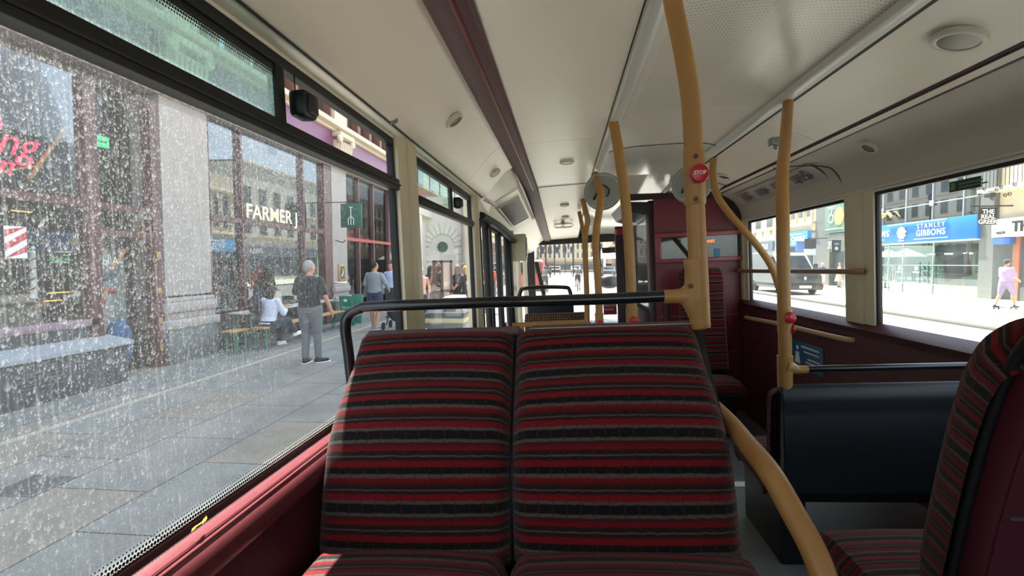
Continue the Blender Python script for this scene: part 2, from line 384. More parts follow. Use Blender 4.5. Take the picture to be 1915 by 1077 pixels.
def wallM(p, face):
    """text placement on a wall: face = '+x' lettering read by someone looking towards -x, etc."""
    ax = {'+x': ((0, 1, 0), (0, 0, 1), (1, 0, 0)), '-x': ((0, -1, 0), (0, 0, 1), (-1, 0, 0)), '-y': ((1, 0, 0), (0, 0, 1), (0, -1, 0)), '+z': ((1, 0, 0), (0, 1, 0), (0, 0, 1))}[face]
    M = Matrix((ax[0], ax[1], ax[2])).transposed().to_4x4(); M.translation = Vector(p); return M

# closed cushion-like body with cloth coordinates: prof = [(y,z,thickness y,z)] front line; x0(v), x1(v) edges; bulge
def pad(prof, x0, x1, thick, nx=26, crown=.018, corner=.05, cloth_v0=0.0, back_face=True):
    """prof: face line [(y, z, xl, xr)] from top to bottom; thick: depth behind the face"""
    P = [Vector((a, b, 0)) for a, b, *_ in prof]; X = [(c, d) for *_, c, d in prof]
    # resample
    L = [0]
    for i in range(1, len(P)): L.append(L[-1] + (P[i]-P[i-1]).length)
    pts, xs = catmull(P, 8, None); xr0 = catmull([Vector((c, d, 0)) for c, d in X], 8)[0]
    g = G(); bm = g.bm; uvl = bm.loops.layers.uv.new('UVMap')
    acc = [0]
    for i in range(1, len(pts)): acc.append(acc[-1] + (pts[i]-pts[i-1]).length)
    tot = acc[-1]; rows = []
    m = len(pts)
    for i, p in enumerate(pts):
        t = (pts[min(i+1, m-1)] - pts[max(i-1, 0)]).normalized()
        nrm = Vector((t.y, -t.x))      # (y,z) normal
        row = []
        ve = min(acc[i], tot-acc[i]); fv = 1 - math.exp(-(ve/.009))
        for j in range(nx+1):
            u = j/nx; e = min(u, 1-u)*2
            fu = (1-(1-min(1, e/.16))**2.4)
            c = crown*(1-abs(2*u-1)**2.2)
            d = -thick*.42*(1-fu) - thick*.32*(1-fv) + c*fv
            x = xr0[i].x + (xr0[i].y-xr0[i].x)*u
            row.append((bm.verts.new((x, p.x + nrm.x*d, p.y + nrm.y*d)), x, acc[i]))
        rows.append(row)
    def face(vs, uvs):
        f = bm.faces.new([v for v in vs])
        for l, q in zip(f.loops, uvs): l[uvl].uv = q
    for i in range(m-1):
        for j in range(nx):
            a, b, c, d = rows[i][j], rows[i][j+1], rows[i+1][j+1], rows[i+1][j]
            face((a[0], b[0], c[0], d[0]), [(q[1], cloth_v0 - q[2]) for q in (a, b, c, d)])
    # rim going back
    loop = [(rows[0][j], 0) for j in range(nx+1)] + [(rows[i][nx], 1) for i in range(1, m)] + [(rows[m-1][j], 2) for j in range(nx-1, -1, -1)] + [(rows[i][0], 3) for i in range(m-2, 0, -1)]
    back = []
    for (v, x, a), side in loop:
        i = min(range(m), key=lambda q: abs(acc[q]-a)); t = (pts[min(i+1, m-1)] - pts[max(i-1, 0)]).normalized(); nrm = Vector((t.y, -t.x))
        co = v.co.copy(); co.y -= nrm.x*thick*.6; co.z -= nrm.y*thick*.6
        back.append((bm.verts.new(co), x, a, side))
    n_ = len(loop)
    for q in range(n_):
        w = (q+1) % n_
        a, b = loop[q][0], loop[w][0]; c, d = back[w], back[q]
        off = .05
        def uvb(z, s): return (z[1] + (off if s == 1 else -off if s == 3 else 0), cloth_v0 - z[2] + (off if s == 0 else -off if s == 2 else 0))
        face((a[0], b[0], c[0], d[0]), [(a[1], cloth_v0-a[2]), (b[1], cloth_v0-b[2]), uvb(c, c[3]), uvb(d, d[3])])
    if back_face: bm.faces.new([b[0] for b in back][::-1])
    return g
# =====================================================================  PEOPLE
def capsule(g, a, b, ra, rb, flat=1.0, seg=12):
    a, b = Vector(a), Vector(b); d = b-a; L = d.length
    if L < 1e-5: g.sphere(a, ra, seg=seg); return
    d = d/L; pts = []; rs = []
    for k in range(4): t = math.pi/2*(k/4); pts.append(a - d*ra*math.cos(t)); rs.append(max(.0006, ra*math.sin(t)))
    for k in range(5): t = k/4; pts.append(a.lerp(b, t)); rs.append(ra+(rb-ra)*t)
    for k in range(1, 5): t = math.pi/2*(k/4); pts.append(b + d*rb*math.sin(t)); rs.append(max(.0006, rb*math.cos(t)))
    g.tube(pts, 1, seg=seg, smooth=False, rs=rs, flat=flat)
def chain(g, pts, rs):
    for i in range(len(pts)-1): capsule(g, pts[i], pts[i+1], rs[i], rs[i+1])
def loft(g, rings, seg=20):
    """rings: (centre, rx, ry, xdir)"""
    R = []
    n = len(rings)
    for i, (c, rx, ry, xd) in enumerate(rings):
        c = Vector(c); t = (Vector(rings[min(i+1, n-1)][0]) - Vector(rings[max(i-1, 0)][0])).normalized(); xd = Vector(xd); xd = (xd - t*xd.dot(t)).normalized(); yd = t.cross(xd)
        R.append([g.bm.verts.new(c + xd*rx*math.cos(2*math.pi*k/seg) + yd*ry*math.sin(2*math.pi*k/seg)) for k in range(seg)])
    for i in range(n-1):
        for k in range(seg): g.bm.faces.new((R[i][k], R[i][(k+1) % seg], R[i+1][(k+1) % seg], R[i+1][k]))
    g.bm.faces.new(R[0][::-1]); g.bm.faces.new(R[-1])
def melt(g, vox, smooth=3):
    bmesh.ops.recalc_face_normals(g.bm, faces=g.bm.faces[:])
    me = bpy.data.meshes.new('m'); g.bm.to_mesh(me); g.bm.free()
    o = bpy.data.objects.new('m', me); COL.objects.link(o)
    r = o.modifiers.new('r', 'REMESH'); r.mode = 'VOXEL'; r.voxel_size = vox
    if smooth: s = o.modifiers.new('s', 'SMOOTH'); s.iterations = smooth; s.factor = .5
    dg = bpy.context.evaluated_depsgraph_get(); m2 = bpy.data.meshes.new_from_object(o.evaluated_get(dg))
    bpy.data.objects.remove(o); bpy.data.meshes.remove(me)
    q = G(); q.bm.from_mesh(m2); bpy.data.meshes.remove(m2); return q
def cloth(name, col): return mat(name, col, .9, nscale=25, noise_amt=.14, bump=.3, bscale=60, sheen=.2)
skin_m = mat('skin', '#c08a72', .55, noise_amt=.06); skin_d = mat('skin_brown', '#7a5240', .55, noise_amt=.06)
STAND = dict(pel=(0, 0, .95), wai=(0, .0, 1.09), che=(0, .0, 1.30), nek=(0, -.005, 1.475), hed=(0, .015, 1.615),
             shL=(-.18, 0, 1.395), elL=(-.235, -.02, 1.14), wrL=(-.245, .04, .90), shR=(.18, 0, 1.395), elR=(.235, -.02, 1.14), wrR=(.245, .04, .90),
             hiL=(-.095, 0, .92), knL=(-.10, .02, .50), anL=(-.105, -.02, .09), hiR=(.095, 0, .92), knR=(.10, .02, .50), anR=(.105, -.02, .09), ft=(0, 1, 0), ftL=None, ftR=None, look=(0, 1, 0))
def person(label, loc, yaw, pose=None, h=1.75, skin=None, top=('#202226', .45), bottom=('#55585c', 1.0), shoes='#18191b', hair=('#3a2a20', 'short'), cap=None, fem=False, wide=1.0, hero=False, group=None, barefoot=False, skirt=False, dress=None, name='person'):
    P = dict(STAND); P.update(pose or {}); V = {k: (Vector(v) if v is not None else None) for k, v in P.items()}
    k_ = h/1.75
    o = thing(name, label, 'person', loc, yaw, group); o.scale = (k_, k_, k_)
    skin = skin or skin_m; vox = .0085 if hero else .014
    w = wide*(.92 if fem else 1.0); xs = (V['shR']-V['shL']).normalized(); xh = (V['hiR']-V['hiL']).normalized()
    def torso(g, e, z0=0, z1=1):
        loft(g, [(V['pel']+Vector((0, 0, -.09)), (.10+e)*w, (.08+e)*w, xh), (V['pel'], (.165+e)*w, (.115+e)*w, xh), (V['wai'], (.142+e)*w, (.10+e)*w, xh), (V['che'], (.168+e)*w, (.115+e)*w, xs), (V['che'].lerp(V['nek'], .5), (.183+e)*w, (.098+e)*w, xs), (V['che'].lerp(V['nek'], .78), (.145+e)*w, (.082+e)*w, xs), (V['nek'], (.070+e), (.06+e), xs)])
    b = G(); torso(b, 0)
    capsule(b, V['nek']+Vector((0, 0, -.03)), V['hed']+Vector((0, 0, -.03)), .056, .052)
    look = V['look'].normalized(); q = look.to_track_quat('Y', 'Z').to_matrix().to_4x4(); H = Matrix.Translation(V['hed']) @ q
    def hp(x, y, z): return H @ Vector((x, y, z))
    b.sphere((0, 0, 0), 1, (.077, .094, .108), 20, M=H); b.sphere((0, 0, 0), 1, (.058, .066, .062), 16, M=Matrix.Translation(hp(0, .024, -.062)) @ q)
    capsule(b, hp(0, .088, .012), hp(0, .108, -.022), .009, .014); b.sphere((0, 0, 0), 1, (.024, .010, .008), 10, M=Matrix.Translation(hp(0, .083, -.056)) @ q)
    for s in (-1, 1): b.sphere((0, 0, 0), 1, (.012, .02, .030), 10, M=Matrix.Translation(hp(.079*s, -.004, -.005)) @ q)
    for s, A in (('L', -1), ('R', 1)):
        sh, el, wr = V['sh'+s], V['el'+s], V['wr'+s]
        chain(b, [sh, sh.lerp(el, .5), el, el.lerp(wr, .35), wr], [.052*w, .047*w, .040, .040, .027])
        d = (wr-el).normalized(); side = d.cross(Vector((0, 1, 0)) if abs(d.y) < .8 else Vector((0, 0, 1))).normalized()*A
        fw = side.cross(d).normalized()*A                           # thumb side
        pc = wr + d*.055; q2 = d.to_track_quat('Z', 'Y')
        capsule(b, wr, wr+d*.07, .026, .034, flat=.8); bs = wr+d*.085
        for f in range(4):
            o_ = fw*(.027-.018*f); ln = (.070, .078, .072, .058)[f]; c1 = bs+o_; c2 = c1+d*ln*.5-side*.008*1; c3 = c2+(d*.75-side*.6).normalized()*ln*.5
            chain(b, [c1, c2, c3], [.0095, .0088, .0075])
        t0 = wr+d*.025+fw*.024; chain(b, [t0, t0+(d*.7+fw*.7).normalized()*.045, t0+(d*.9+fw*.45).normalized()*.078], [.013, .011, .009])
        hi, kn, an = V['hi'+s], V['kn'+s], V['an'+s]
        chain(b, [hi, hi.lerp(kn, .5), kn, kn.lerp(an, .3), kn.lerp(an, .65), an], [.088*w, .076*w, .055, .056*w, .045, .036])
    for s in 'LR':
        an = V['an'+s]; ft = (V['ft'+s] or V['ft']).normalized(); capsule(b, an+Vector((0, 0, -.045)), an+Vector((0, 0, -.055))+ft*.13, .034, .028)
    obj('body', melt(b, vox), skin, o, local=True)
    e_ = G()
    for s in (-1, 1): e_.sphere(hp(.031*s, .084, .012), .0095, seg=10)
    obj('eyes', e_, mat('eye_dark', '#2a211d', .3), o, local=True)
    if top:
        c, ln = top[0], top[1]; g = G(); torso(g, .016 if not dress else .012)
        g2 = g
        for s in 'LR':
            sh, el, wr = V['sh'+s], V['el'+s], V['wr'+s]
            if ln > 0:
                end = sh.lerp(el, min(1, ln/.5)) if ln <= .5 else el
                chain(g, [sh+Vector((0, 0, .003)), end], [.060*w, .060*w])
                if ln > .5: chain(g, [el, el.lerp(wr, (ln-.5)*2)], [.055, .044])
        if dress:
            loft(g, [(V['wai'], .15*w, .11*w, xh), (V['pel'], .20, .16, xh), (Vector((0, 0, .62)), .27, .24, xh), (Vector((0, 0, .42)), .33, .29, xh)])
        obj('dress' if dress else 'shirt', melt(g, vox*1.1, 4), cloth('cloth_'+c.lstrip('#'), c), o, local=True)
    if bottom:
        c, ln = bottom; g = G()
        loft(g, [(V['pel']+Vector((0, 0, .08)), .158*w, .112*w, xh), (V['pel'], .182*w, .13*w, xh), (V['pel']+Vector((0, 0, -.10)), .15*w, .115*w, xh)])
        for s in 'LR':
            hi, kn, an = V['hi'+s], V['kn'+s], V['an'+s]
            if ln <= .5: chain(g, [hi, hi.lerp(kn, ln*2*.9)], [.108*w, .10*w])
            else: chain(g, [hi, hi.lerp(kn, .5), kn, kn.lerp(an, (ln-.5)*2*.93)], [.106*w, .092*w, .073, .060])
        obj('trousers' if ln > .5 else 'shorts', melt(g, vox*1.1, 4), cloth('cloth_'+c.lstrip('#'), c), o, local=True)
    if shoes:
        for s in 'LR':
            an = V['an'+s]; ft = (V['ft'+s] or V['ft']).normalized(); g = G()
            capsule(g, an+Vector((0, 0, -.01))-ft*.01, an+Vector((0, 0, -.05))-ft*.02, .042, .046)
            capsule(g, an+Vector((0, 0, -.050))-ft*.03, an+Vector((0, 0, -.055))+ft*.15, .044, .036)
            obj('shoe', melt(g, .009, 2), mat('shoe_'+shoes.lstrip('#'), shoes, .6), o, local=True)
            g = G(); M = Matrix.Translation(an+Vector((0, 0, -.087))+ft*.06) @ ft.to_track_quat('Y', 'Z').to_matrix().to_4x4(); g.box(-.045, .045, -.13, .14, -.004, .012, bev=.01, M=M); obj('shoe_sole', g, whitem, o, local=True)
    if hair:
        c, st = hair; g = G(); M = Matrix.Translation(hp(0, -.012, .016)) @ q
        g.sphere((0, 0, 0), 1, (.086, .098, .106), 20, M=M)
        for v in list(g.bm.verts):
            l_ = M.inverted() @ v.co
            if l_.y > .045 and l_.z < .055: v.co = M @ Vector((l_.x*.8, l_.y*.55, l_.z*.6 + .01))
            if l_.z < (-.045 if l_.y > -.03 else -.085): v.co = M @ Vector((l_.x*.9, min(l_.y, 0)*.9, (-.05 if l_.y > -.03 else -.088) + (l_.z+.045)*.2))
        if st == 'long':
            loft(g, [(hp(0, -.04, .06), .075, .06, xs), (hp(0, -.055, -.08), .092, .05, xs), (hp(0, -.075, -.22), .085, .035, xs), (hp(0, -.075, -.36), .04, .02, xs)])
        if st == 'bun': g.sphere(hp(0, -.10, .05), .045, seg=12)
        obj('hair', g if st != 'long' else melt(g, .012, 2), mat('hair_'+c.lstrip('#'), c, .8, nscale=150, noise_amt=.35, bump=.5, bscale=300), o, local=True)
    if cap:
        g = G(); M = Matrix.Translation(hp(0, -.004, .045)) @ q
        g.sphere((0, 0, 0), 1, (.092, .106, .085), 20, M=M)
        for v in list(g.bm.verts):
            l_ = M.inverted() @ v.co
            if l_.z < 0: v.co = M @ Vector((l_.x, l_.y, l_.z*.05))
        g.box(-.065, .065, .07, .175, -.004, .006, bev=.004, M=M); obj('cap', g, cloth('cloth_cap_'+cap.lstrip('#'), cap), o, local=True)
    return o
# =====================================================================  THE BUS
FR = FR_BUS
Y0, YS, YF = -1.35, 4.75, 9.15           # back, where the roof starts to slope, windscreen
XL, XR = -.63, 1.70                      # glass planes
LOW = -.27                               # low floor level ahead of the step
XI = -.600
def drop(y): return 0 if y < YS else (y-YS)*.066
# floor
g = G(); g.box(-.66, 1.72, Y0, 2.80, -.06, 0); g.box(-.66, 1.72, 2.80, 2.83, LOW, -.0)
g.box(-.66, 1.72, 2.8, YF+.3, LOW-.06, LOW); struct('floor', g, floor_m)
single('step_nosing', G().box(.38, 1.0, 2.74, 2.80, 0, .004), whitem, 'pale nosing strip along the edge of the aisle step', 'nosing', (.6, 2.77, 0))
g = G(); g.tube([(1.68, 5.0, LOW+.012), (1.655, 4.62, LOW+.012), (1.655, 3.6, LOW+.012), (1.655, 2.85, LOW+.012)], .008, smooth=False)
struct('trim_1', g, cream_w)
# ---- left wall
g = G()
g.box(-.70, -.605, Y0, 3.6, -.06, .775, bev=0)
g.prism([(-.64, .74), (-.592, .74), (-.592, .785), (-.603, .797), (-.64, .806)], Y0, 3.6)
struct('wall_left', g, maroon_dk)
g = G(); g.prism([(-.638, .775), (-.590, .735), (-.586, .745), (-.586, .780), (-.596, .796), (-.638, .812)], Y0, 3.62)
for zz, xx in ((.7995, -.602), (.7945, -.594)): g.tube([(xx, Y0, zz+.003), (xx, 3.6, zz+.003)], .0016, seg=6, smooth=False)
struct('trim_2', g, maroon_sh)
g = G(); g.box(-.602, -.598, Y0, 1.9, .49, .497); g.box(-.606, -.596, Y0, 1.9, .485, .488); struct('trim_3', g, maroon)
g = G(); g.box(-.70, -.61, 3.6, 3.72, LOW-.06, 1.72); g.box(-.70, -.61, 6.02, 6.42, LOW-.06, 1.66)
g.box(-.70, -.61, 3.6, YF, LOW-.1, LOW)
g.box(-.70, -.61, 8.2, YF, LOW, .35)
struct('wall_left_front', g, cream_w)
# left pillars
for i, (a, b) in enumerate(((1.865, 2.115), (3.44, 3.64))):
    g = G(); g.box(-.632, -.600, a, b, .79, 1.735, bev=.006); g.box(-.632, -.588, a+.10, b-.045, .79, 1.74, bev=.012)
    struct('trim_%d' % (4+i), g, cream_w)
# header over the left windows
g = G(); g.box(-.645, -.615, Y0, 3.62, 1.715, 1.80); g.box(-.645, -.60, 3.60, YF, 1.58, 1.80)
struct('wall_left_header', g, cream)

g = G(); g.tube([(-.574, Y0, 1.7275), (-.574, 3.7, 1.7275)], .0035, seg=6, smooth=False); struct('trim_23', g, blackr)
def bus_window(name, x, y0, y1, z0, z1, gl, side, bars=None, r=.05, frame_w=.018, gl_top=None, frit_on=False):
    root = sempty(name)
    s = 1 if side == 'L' else -1                 # s: towards the inside
    fr = G()
    xo, xi = x-.012*s, x+.014*s; a, b = min(xo, xi), max(xo, xi)
    fr.box(a, b, y0-.004, y0+frame_w, z0-.01, z1+.01, bev=.003); fr.box(a, b, y1-frame_w, y1+.004, z0-.01, z1+.01, bev=.003)
    fr.box(a, b, y0, y1, z1-frame_w*.8, z1+.02, bev=.003); fr.box(min(xo, x+.002*s), max(xo, x+.002*s), y0, y1, z0-.014, z0-.003)
    struct('window_frame', fr, blackr, root)
    zt = bars[0] if bars else z1
    p = G(); p.quad((x, y0, z0-.008), (x, y1, z0-.008), (x, y1, zt), (x, y0, zt)); struct('pane', p, gl, root, smooth=False)
    if bars:
        zb, ze, ym = bars
        bb = G(); bb.box(x-.003, x+.030, y0, y1, zb, ze, bev=.004); bb.box(x+.02, x+.036, y0, y1, zb+.014, zb+.022, bev=.003); struct('window_bar', bb, blackr, root)
        mm = G(); mm.box(x-.01, x+.012, ym-.018, ym+.018, ze-.005, z1, bev=.003); struct('window_mullion', mm, blackr, root)
        p = G(); p.quad((x+.004, y0, ze), (x+.004, ym, ze), (x+.004, ym, z1), (x+.004, y0, z1)); struct('pane', p, gl_top[0], root, smooth=False)
        p = G(); p.quad((x-.004, ym, ze), (x-.004, y1, ze), (x-.004, y1, z1), (x-.004, ym, z1)); struct('pane', p, gl_top[1], root, smooth=False)
        c = G(); yy = ym+.062
        c.box(x+.008, x+.052, yy-.03, yy+.03, ze+.028, ze+.090, bev=.010); c.box(x+.045, x+.060, yy-.02, yy+.02, ze+.036, ze+.082, bev=.005)
        c.tube([(x+.012, yy, ze+.08), (x+.012, yy, z1-.005)], .0022, seg=6, smooth=False)
        struct('window_catch', c, blackp, root)
    if frit_on:
        f = G(); uvl = f.bm.loops.layers.uv.new('UVMap')
        for (ya, yb, za, zb_) in ((y0, y1, z0-.006, z0+.045),):
            vs = [f.bm.verts.new(q) for q in ((x+.003, ya, za), (x+.003, yb, za), (x+.003, yb, zb_), (x+.003, ya, zb_))]
            fc = f.bm.faces.new(vs)
            for l, q in zip(fc.loops, ((ya, 0), (yb, 0), (yb, zb_-za), (ya, zb_-za))): l[uvl].uv = q
        if bars:
            vs = [f.bm.verts.new(q) for q in ((x+.008, y0, z1-.045), (x+.008, bars[2], z1-.045), (x+.008, bars[2], z1-.012), (x+.008, y0, z1-.012))]
            fc = f.bm.faces.new(vs)
            for l, q in zip(fc.loops, ((y0, .033), (bars[2], .033), (bars[2], 0), (y0, 0))): l[uvl].uv = q
        struct('dotted_edge', f, frit(), root, smooth=False)
    return root
bus_window('window_1', XL, -.55, 1.868, .812, 1.705, G_DIRTY, 'L', (1.521, 1.562, 1.105), gl_top=(G_HOPPER, G_CLEAR), frit_on=True)
bus_window('window_2', XL, 2.112, 3.443, .812, 1.69, G_CLEAR, 'L', (1.500, 1.540, 2.86), gl_top=(glass('hopper_glass_pale', '#c9e6d6', .06, dirt=.3, haze=.08), G_CLEAR))
# ---- entrance doors on the left, black framed
d = sempty('door_1')
def door_leaf(y0, y1, x=-.625, z0=LOW+.03, z1=1.60, w=.045):
    g = G(); g.box(x-.02, x+.02, y0, y0+w, z0, z1, bev=.006); g.box(x-.02, x+.02, y1-w, y1, z0, z1, bev=.006)
    g.box(x-.02, x+.02, y0, y1, z1-.07, z1, bev=.004); g.box(x-.02, x+.02, y0, y1, z0, z0+.12, bev=.004)
    struct('door_frame', g, blackr, d)
    p = G(); p.quad((x, y0+w, z0+.1), (x, y1-w, z0+.1), (x, y1-w, z1-.06), (x, y0+w, z1-.06)); struct('door_pane', p, G_CLEAR, d, smooth=False)
door_leaf(3.72, 4.08); door_leaf(4.10, 4.88, w=.09); door_leaf(4.90, 5.55, w=.075); door_leaf(5.57, 6.02, w=.07)
g = G(); g.tube([(-.585, 4.05, -.1), (-.585, 4.05, 1.55)], .018); g.tube([(-.585, 5.62, -.1), (-.585, 5.62, 1.5)], .016); struct('door_handle', g, blackg, d)
g = G(); g.box(-.612, -.602, 4.95, 5.10, .52, .66, bev=.004); struct('door_notice', g, blackp, d)
bus_window('window_3', XL, 6.42, 8.2, .35, 1.50, G_CLEAR, 'L')
g = G(); g.box(-.66, -.60, 6.9, 7.02, .30, 1.58, bev=.01); g.box(-.66, -.60, 8.1, 8.25, .2, 1.58, bev=.01); struct('trim_6', g, cream_w)
# black boot over the doors
g = G(); g.tube([(-.60, 3.7, 1.60), (-.56, 4.3, 1.575), (-.545, 5.0, 1.54), (-.55, 5.6, 1.50), (-.60, 6.0, 1.50)], .045, flat=.6); struct('trim_7', g, blackr)
# ---- right wall
g = G(); g.box(1.64, 1.78, Y0, 5.05, LOW-.06, .775); struct('wall_right', g, maroon_dk)
g = G(); g.prism([(1.64, .74), (1.64, .778), (1.69, .815), (1.72, .815), (1.72, .74)], Y0, 5.05); struct('trim_8', g, maroon_dk)
for i, (a, b) in enumerate(((2.955, 3.24), (4.86, 5.05))):
    g = G(); g.box(1.675, 1.703, a, b, .80, 1.55, bev=.006); g.box(1.665, 1.703, a+.09, b-.01, .80, 1.545, bev=.01)
    struct('trim_%d' % (9+i), g, cream_w)
bus_window('window_4', XR, .35, 2.96, .818, 1.528, G_RIGHT, 'R')
bus_window('window_5', XR, 3.235, 4.865, .800, 1.528, G_RIGHT, 'R')
g = G(); g.tube([(1.682, Y0, 1.538), (1.682, 5.0, 1.538)], .007, seg=8, smooth=False); g.tube([(1.676, Y0, 1.553), (1.676, 5.0, 1.553)], .005, seg=8, smooth=False); struct('trim_11', g, rail_al)
# right of the driver: small quarter light, then cab side
bus_window('window_6', XR, 5.05, 7.2, .80, 1.50, G_CLEAR, 'R')
g = G(); g.box(1.69, 1.76, 5.05, YF, LOW, .8); g.box(1.69, 1.76, 7.2, 7.35, .8, 1.6); struct('wall_right_front', g, maroon_dk)
# ---- roof: left cove, maroon strip, flat panel, rails, centre, right panel, strip, cove
PL = [(-.635, 1.725), (-.60, 1.722), (-.555, 1.735), (-.50, 1.80), (-.44, 1.865), (-.385, 1.915), (-.34, 1.938)]
def sh(p, y): return [(a, b-drop(y)) for a, b in p]
def roof(name, prof, m, y1=YF+.1, th=.012):
    g = G(); g.sheet(prof, Y0, 3.05, th); g.sheet(prof, 3.055, YS-.005, th); g.sheet(prof, YS+.005, y1, th, prof2=sh(prof, y1)); return struct(name, g, m)
roof('ceiling_left', PL, cream)
g = G(); q = [(-.345, 1.930), (-.335, 1.918), (-.31, 1.912), (-.25, 1.912), (-.225, 1.918), (-.215, 1.932)]
g.sheet(q, Y0, YS-.004, .02); g.sheet(q, YS+.004, YF+.1, .02, prof2=sh(q, YF+.1))
struct('trim_12', g, maroon_st)
for yy in ((-.318, 1.909), (-.238, 1.909)):
    pass
g = G(); g.sheet([(-.268, 1.908), (-.262, 1.904), (-.256, 1.908)], Y0, YS-.004, .006); struct('trim_13', g, maroon)
roof('ceiling_centre_left', [(-.215, 1.94), (.256, 1.953)], cream)
g = G(); g.sheet([(.250, 1.962), (.275, 1.962)], Y0, YS, .01); g.sheet([(.250, 1.962), (.275, 1.962)], YS, YF, .01, prof2=sh([(.250, 1.962), (.275, 1.962)], YF)); struct('trim_14', g, blackr)
def rail(x0, x1, name):
    g = G(); pr = [(x0, 1.966), (x0+.006, 1.944), (x0+.02, 1.938), (x1-.02, 1.944), (x1-.004, 1.958), (x1, 1.968)]
    g.sheet(pr, Y0, YS, .01); g.sheet(pr, YS, 7.6, .01, prof2=sh(pr, 7.6)); struct(name, g, rail_al)
rail(.262, .335, 'trim_15'); rail(1.035, 1.125, 'trim_16')
g = G(); g.sheet([(1.118, 1.953), (1.134, 1.950)], Y0, YS, .006); g.sheet([(1.118, 1.953), (1.134, 1.950)], YS, YF, .006, prof2=sh([(1.118, 1.953), (1.134, 1.950)], YF)); struct('trim_17', g, blackr)
PC = [(.33, 1.965), (.40, 1.985), (.55, 1.995), (.82, 1.995), (.97, 1.985), (1.04, 1.965)]
PC2 = [(a, b-.004) for a, b in PC]
g = G(); g.sheet(PC, Y0, 3.55, .012); struct('ceiling_centre', g, perforated())
g = G(); g.sheet(PC, 3.56, YS, .012); g.sheet(PC, YS, YF, .012, prof2=sh(PC, YF)); struct('ceiling_centre_front', g, mat('gloss_ceiling', '#dcd8cc', .12, nscale=4, noise_amt=.03))
roof('ceiling_right', [(1.13, 1.955), (1.25, 1.925), (1.36, 1.882), (1.445, 1.842)], cream, y1=YF)
q = [(1.440, 1.843), (1.446, 1.833), (1.453, 1.829)]
g = G(); g.sheet(q, Y0, 5.0, .01); struct('trim_18', g, mat('maroon_strip_dark', '#3f1f2c', .35))
g = G(); g.sheet([(1.452, 1.830), (1.480, 1.814)], Y0, 5.0, .008); struct('trim_19', g, cream)
g = G(); g.sheet([(1.479, 1.813), (1.486, 1.809)], Y0, 5.0, .008); struct('trim_22', g, MC['maroon_strip_dark'])
PR = [(1.485, 1.811), (1.505, 1.797), (1.535, 1.778), (1.60, 1.733), (1.645, 1.675), (1.668, 1.60), (1.676, 1.545), (1.72, 1.535)]
g = G(); g.sheet(PR, Y0, 3.235, .012); struct('cove_right', g, greyc)
g = G(); q = [(1.485, 1.811), (1.505, 1.797), (1.55, 1.772), (1.62, 1.72), (1.655, 1.665), (1.672, 1.60), (1.678, 1.545), (1.72, 1.535)]; g.sheet(q, 3.24, 5.04, .012); struct('cove_right_front', g, greyc)
g = G(); g.tube([(1.46, 3.7, 1.812), (1.53, 3.42, 1.770), (1.60, 3.26, 1.725), (1.645, 3.237, 1.665), (1.672, 3.236, 1.60), (1.678, 3.236, 1.55)], .004, seg=6); struct('trim_20', g, mat('seam_dark', '#4f4c48', .7))
# joints across the roof
g = G(); g.tube([(-.22, YS, 1.935), (.245, YS, 1.948)], .003, seg=6, smooth=False); g.tube([(1.14, YS-.1, 1.95), (1.44, YS-.1, 1.838)], .003, seg=6, smooth=False)
g.tube([(a, 3.556, b-.002) for a, b in PC], .004, seg=6); struct('trim_21', g, MC['seam_dark'])
# outer shell so daylight only enters by the windows
g = G(); g.box(-.62, 1.80, Y0-.1, YF+.2, 2.03, 2.06)
g.box(1.70, 1.80, Y0, 5.05, 1.56, 2.04); g.box(-.645, -.62, Y0, YF, 1.79, 2.04); g.box(1.70, 1.80, 5.0, YF, 1.6, 2.04)
g.box(-.72, -.615, Y0, -.56, .77, 1.8); g.box(1.69, 1.78, Y0, .36, .77, 1.56)
struct('roof_shell', g, mat('roof_outside', '#8c1a22', .4))
g = G(); g.box(-.72, 1.80, Y0-.08, Y0, -.06, .95); g.box(-.72, -.35, Y0-.08, Y0, .95, 2.04); g.box(1.35, 1.8, Y0-.08, Y0, .95, 2.04); g.box(-.4, 1.4, Y0-.08, Y0, 1.70, 2.04)
struct('wall_back', g, maroon_dk)
# ---- recessed ceiling lamps
def lamp(n, c, ax, r, label, grp, m=chrome):
    c = Vector(c); root = thing('ceiling_lamp', label, 'ceiling lamp', c, 0, grp); ax = Vector(ax).normalized()
    rim = G(); rim.lathe([(r*.98, .004), (r, -.004), (r*.95, -.012), (r*.82, -.015), (r*.74, -.013), (r*.70, -.004)], c, ax); obj('rim', rim, mat('lamp_rim', '#cfcabb', .35), root)
    ins = G(); ins.lathe([(r*.75, -.011), (r*.66, -.004), (r*.5, .000), (r*.3, .0015), (.002, .002)], c, ax); obj('reflector', ins, mat('lamp_reflector', '#6a655b', .28, .7), root)  # dark metal colour stands in for the shade inside a deep recess
    b = G(); b.lathe([(.002, -.004), (r*.20, -.004), (r*.26, -.001), (r*.26, .003)], c+Vector((0, 0, 0)), ax, seg=16); obj('bulb', b, mat('lamp_bulb', '#3b3935', .3), root)
    return root
nR, nL = Vector((.32, 0, 1)), Vector((-.72, 0, 1))
def onpanel(px, py, a, b):
    """where the sight line meets the roof panel that runs from a to b (x,z)"""
    o = Vector((0, 0, EYE)); d = MB_ @ Vector(((px-W_/2)/F_, -(py-H_/2)/F_, -1.0))
    k = (b[1]-a[1])/(b[0]-a[0]); t = (a[1]+k*(0-a[0])-EYE)/(d.z-k*d.x); return o+d*t
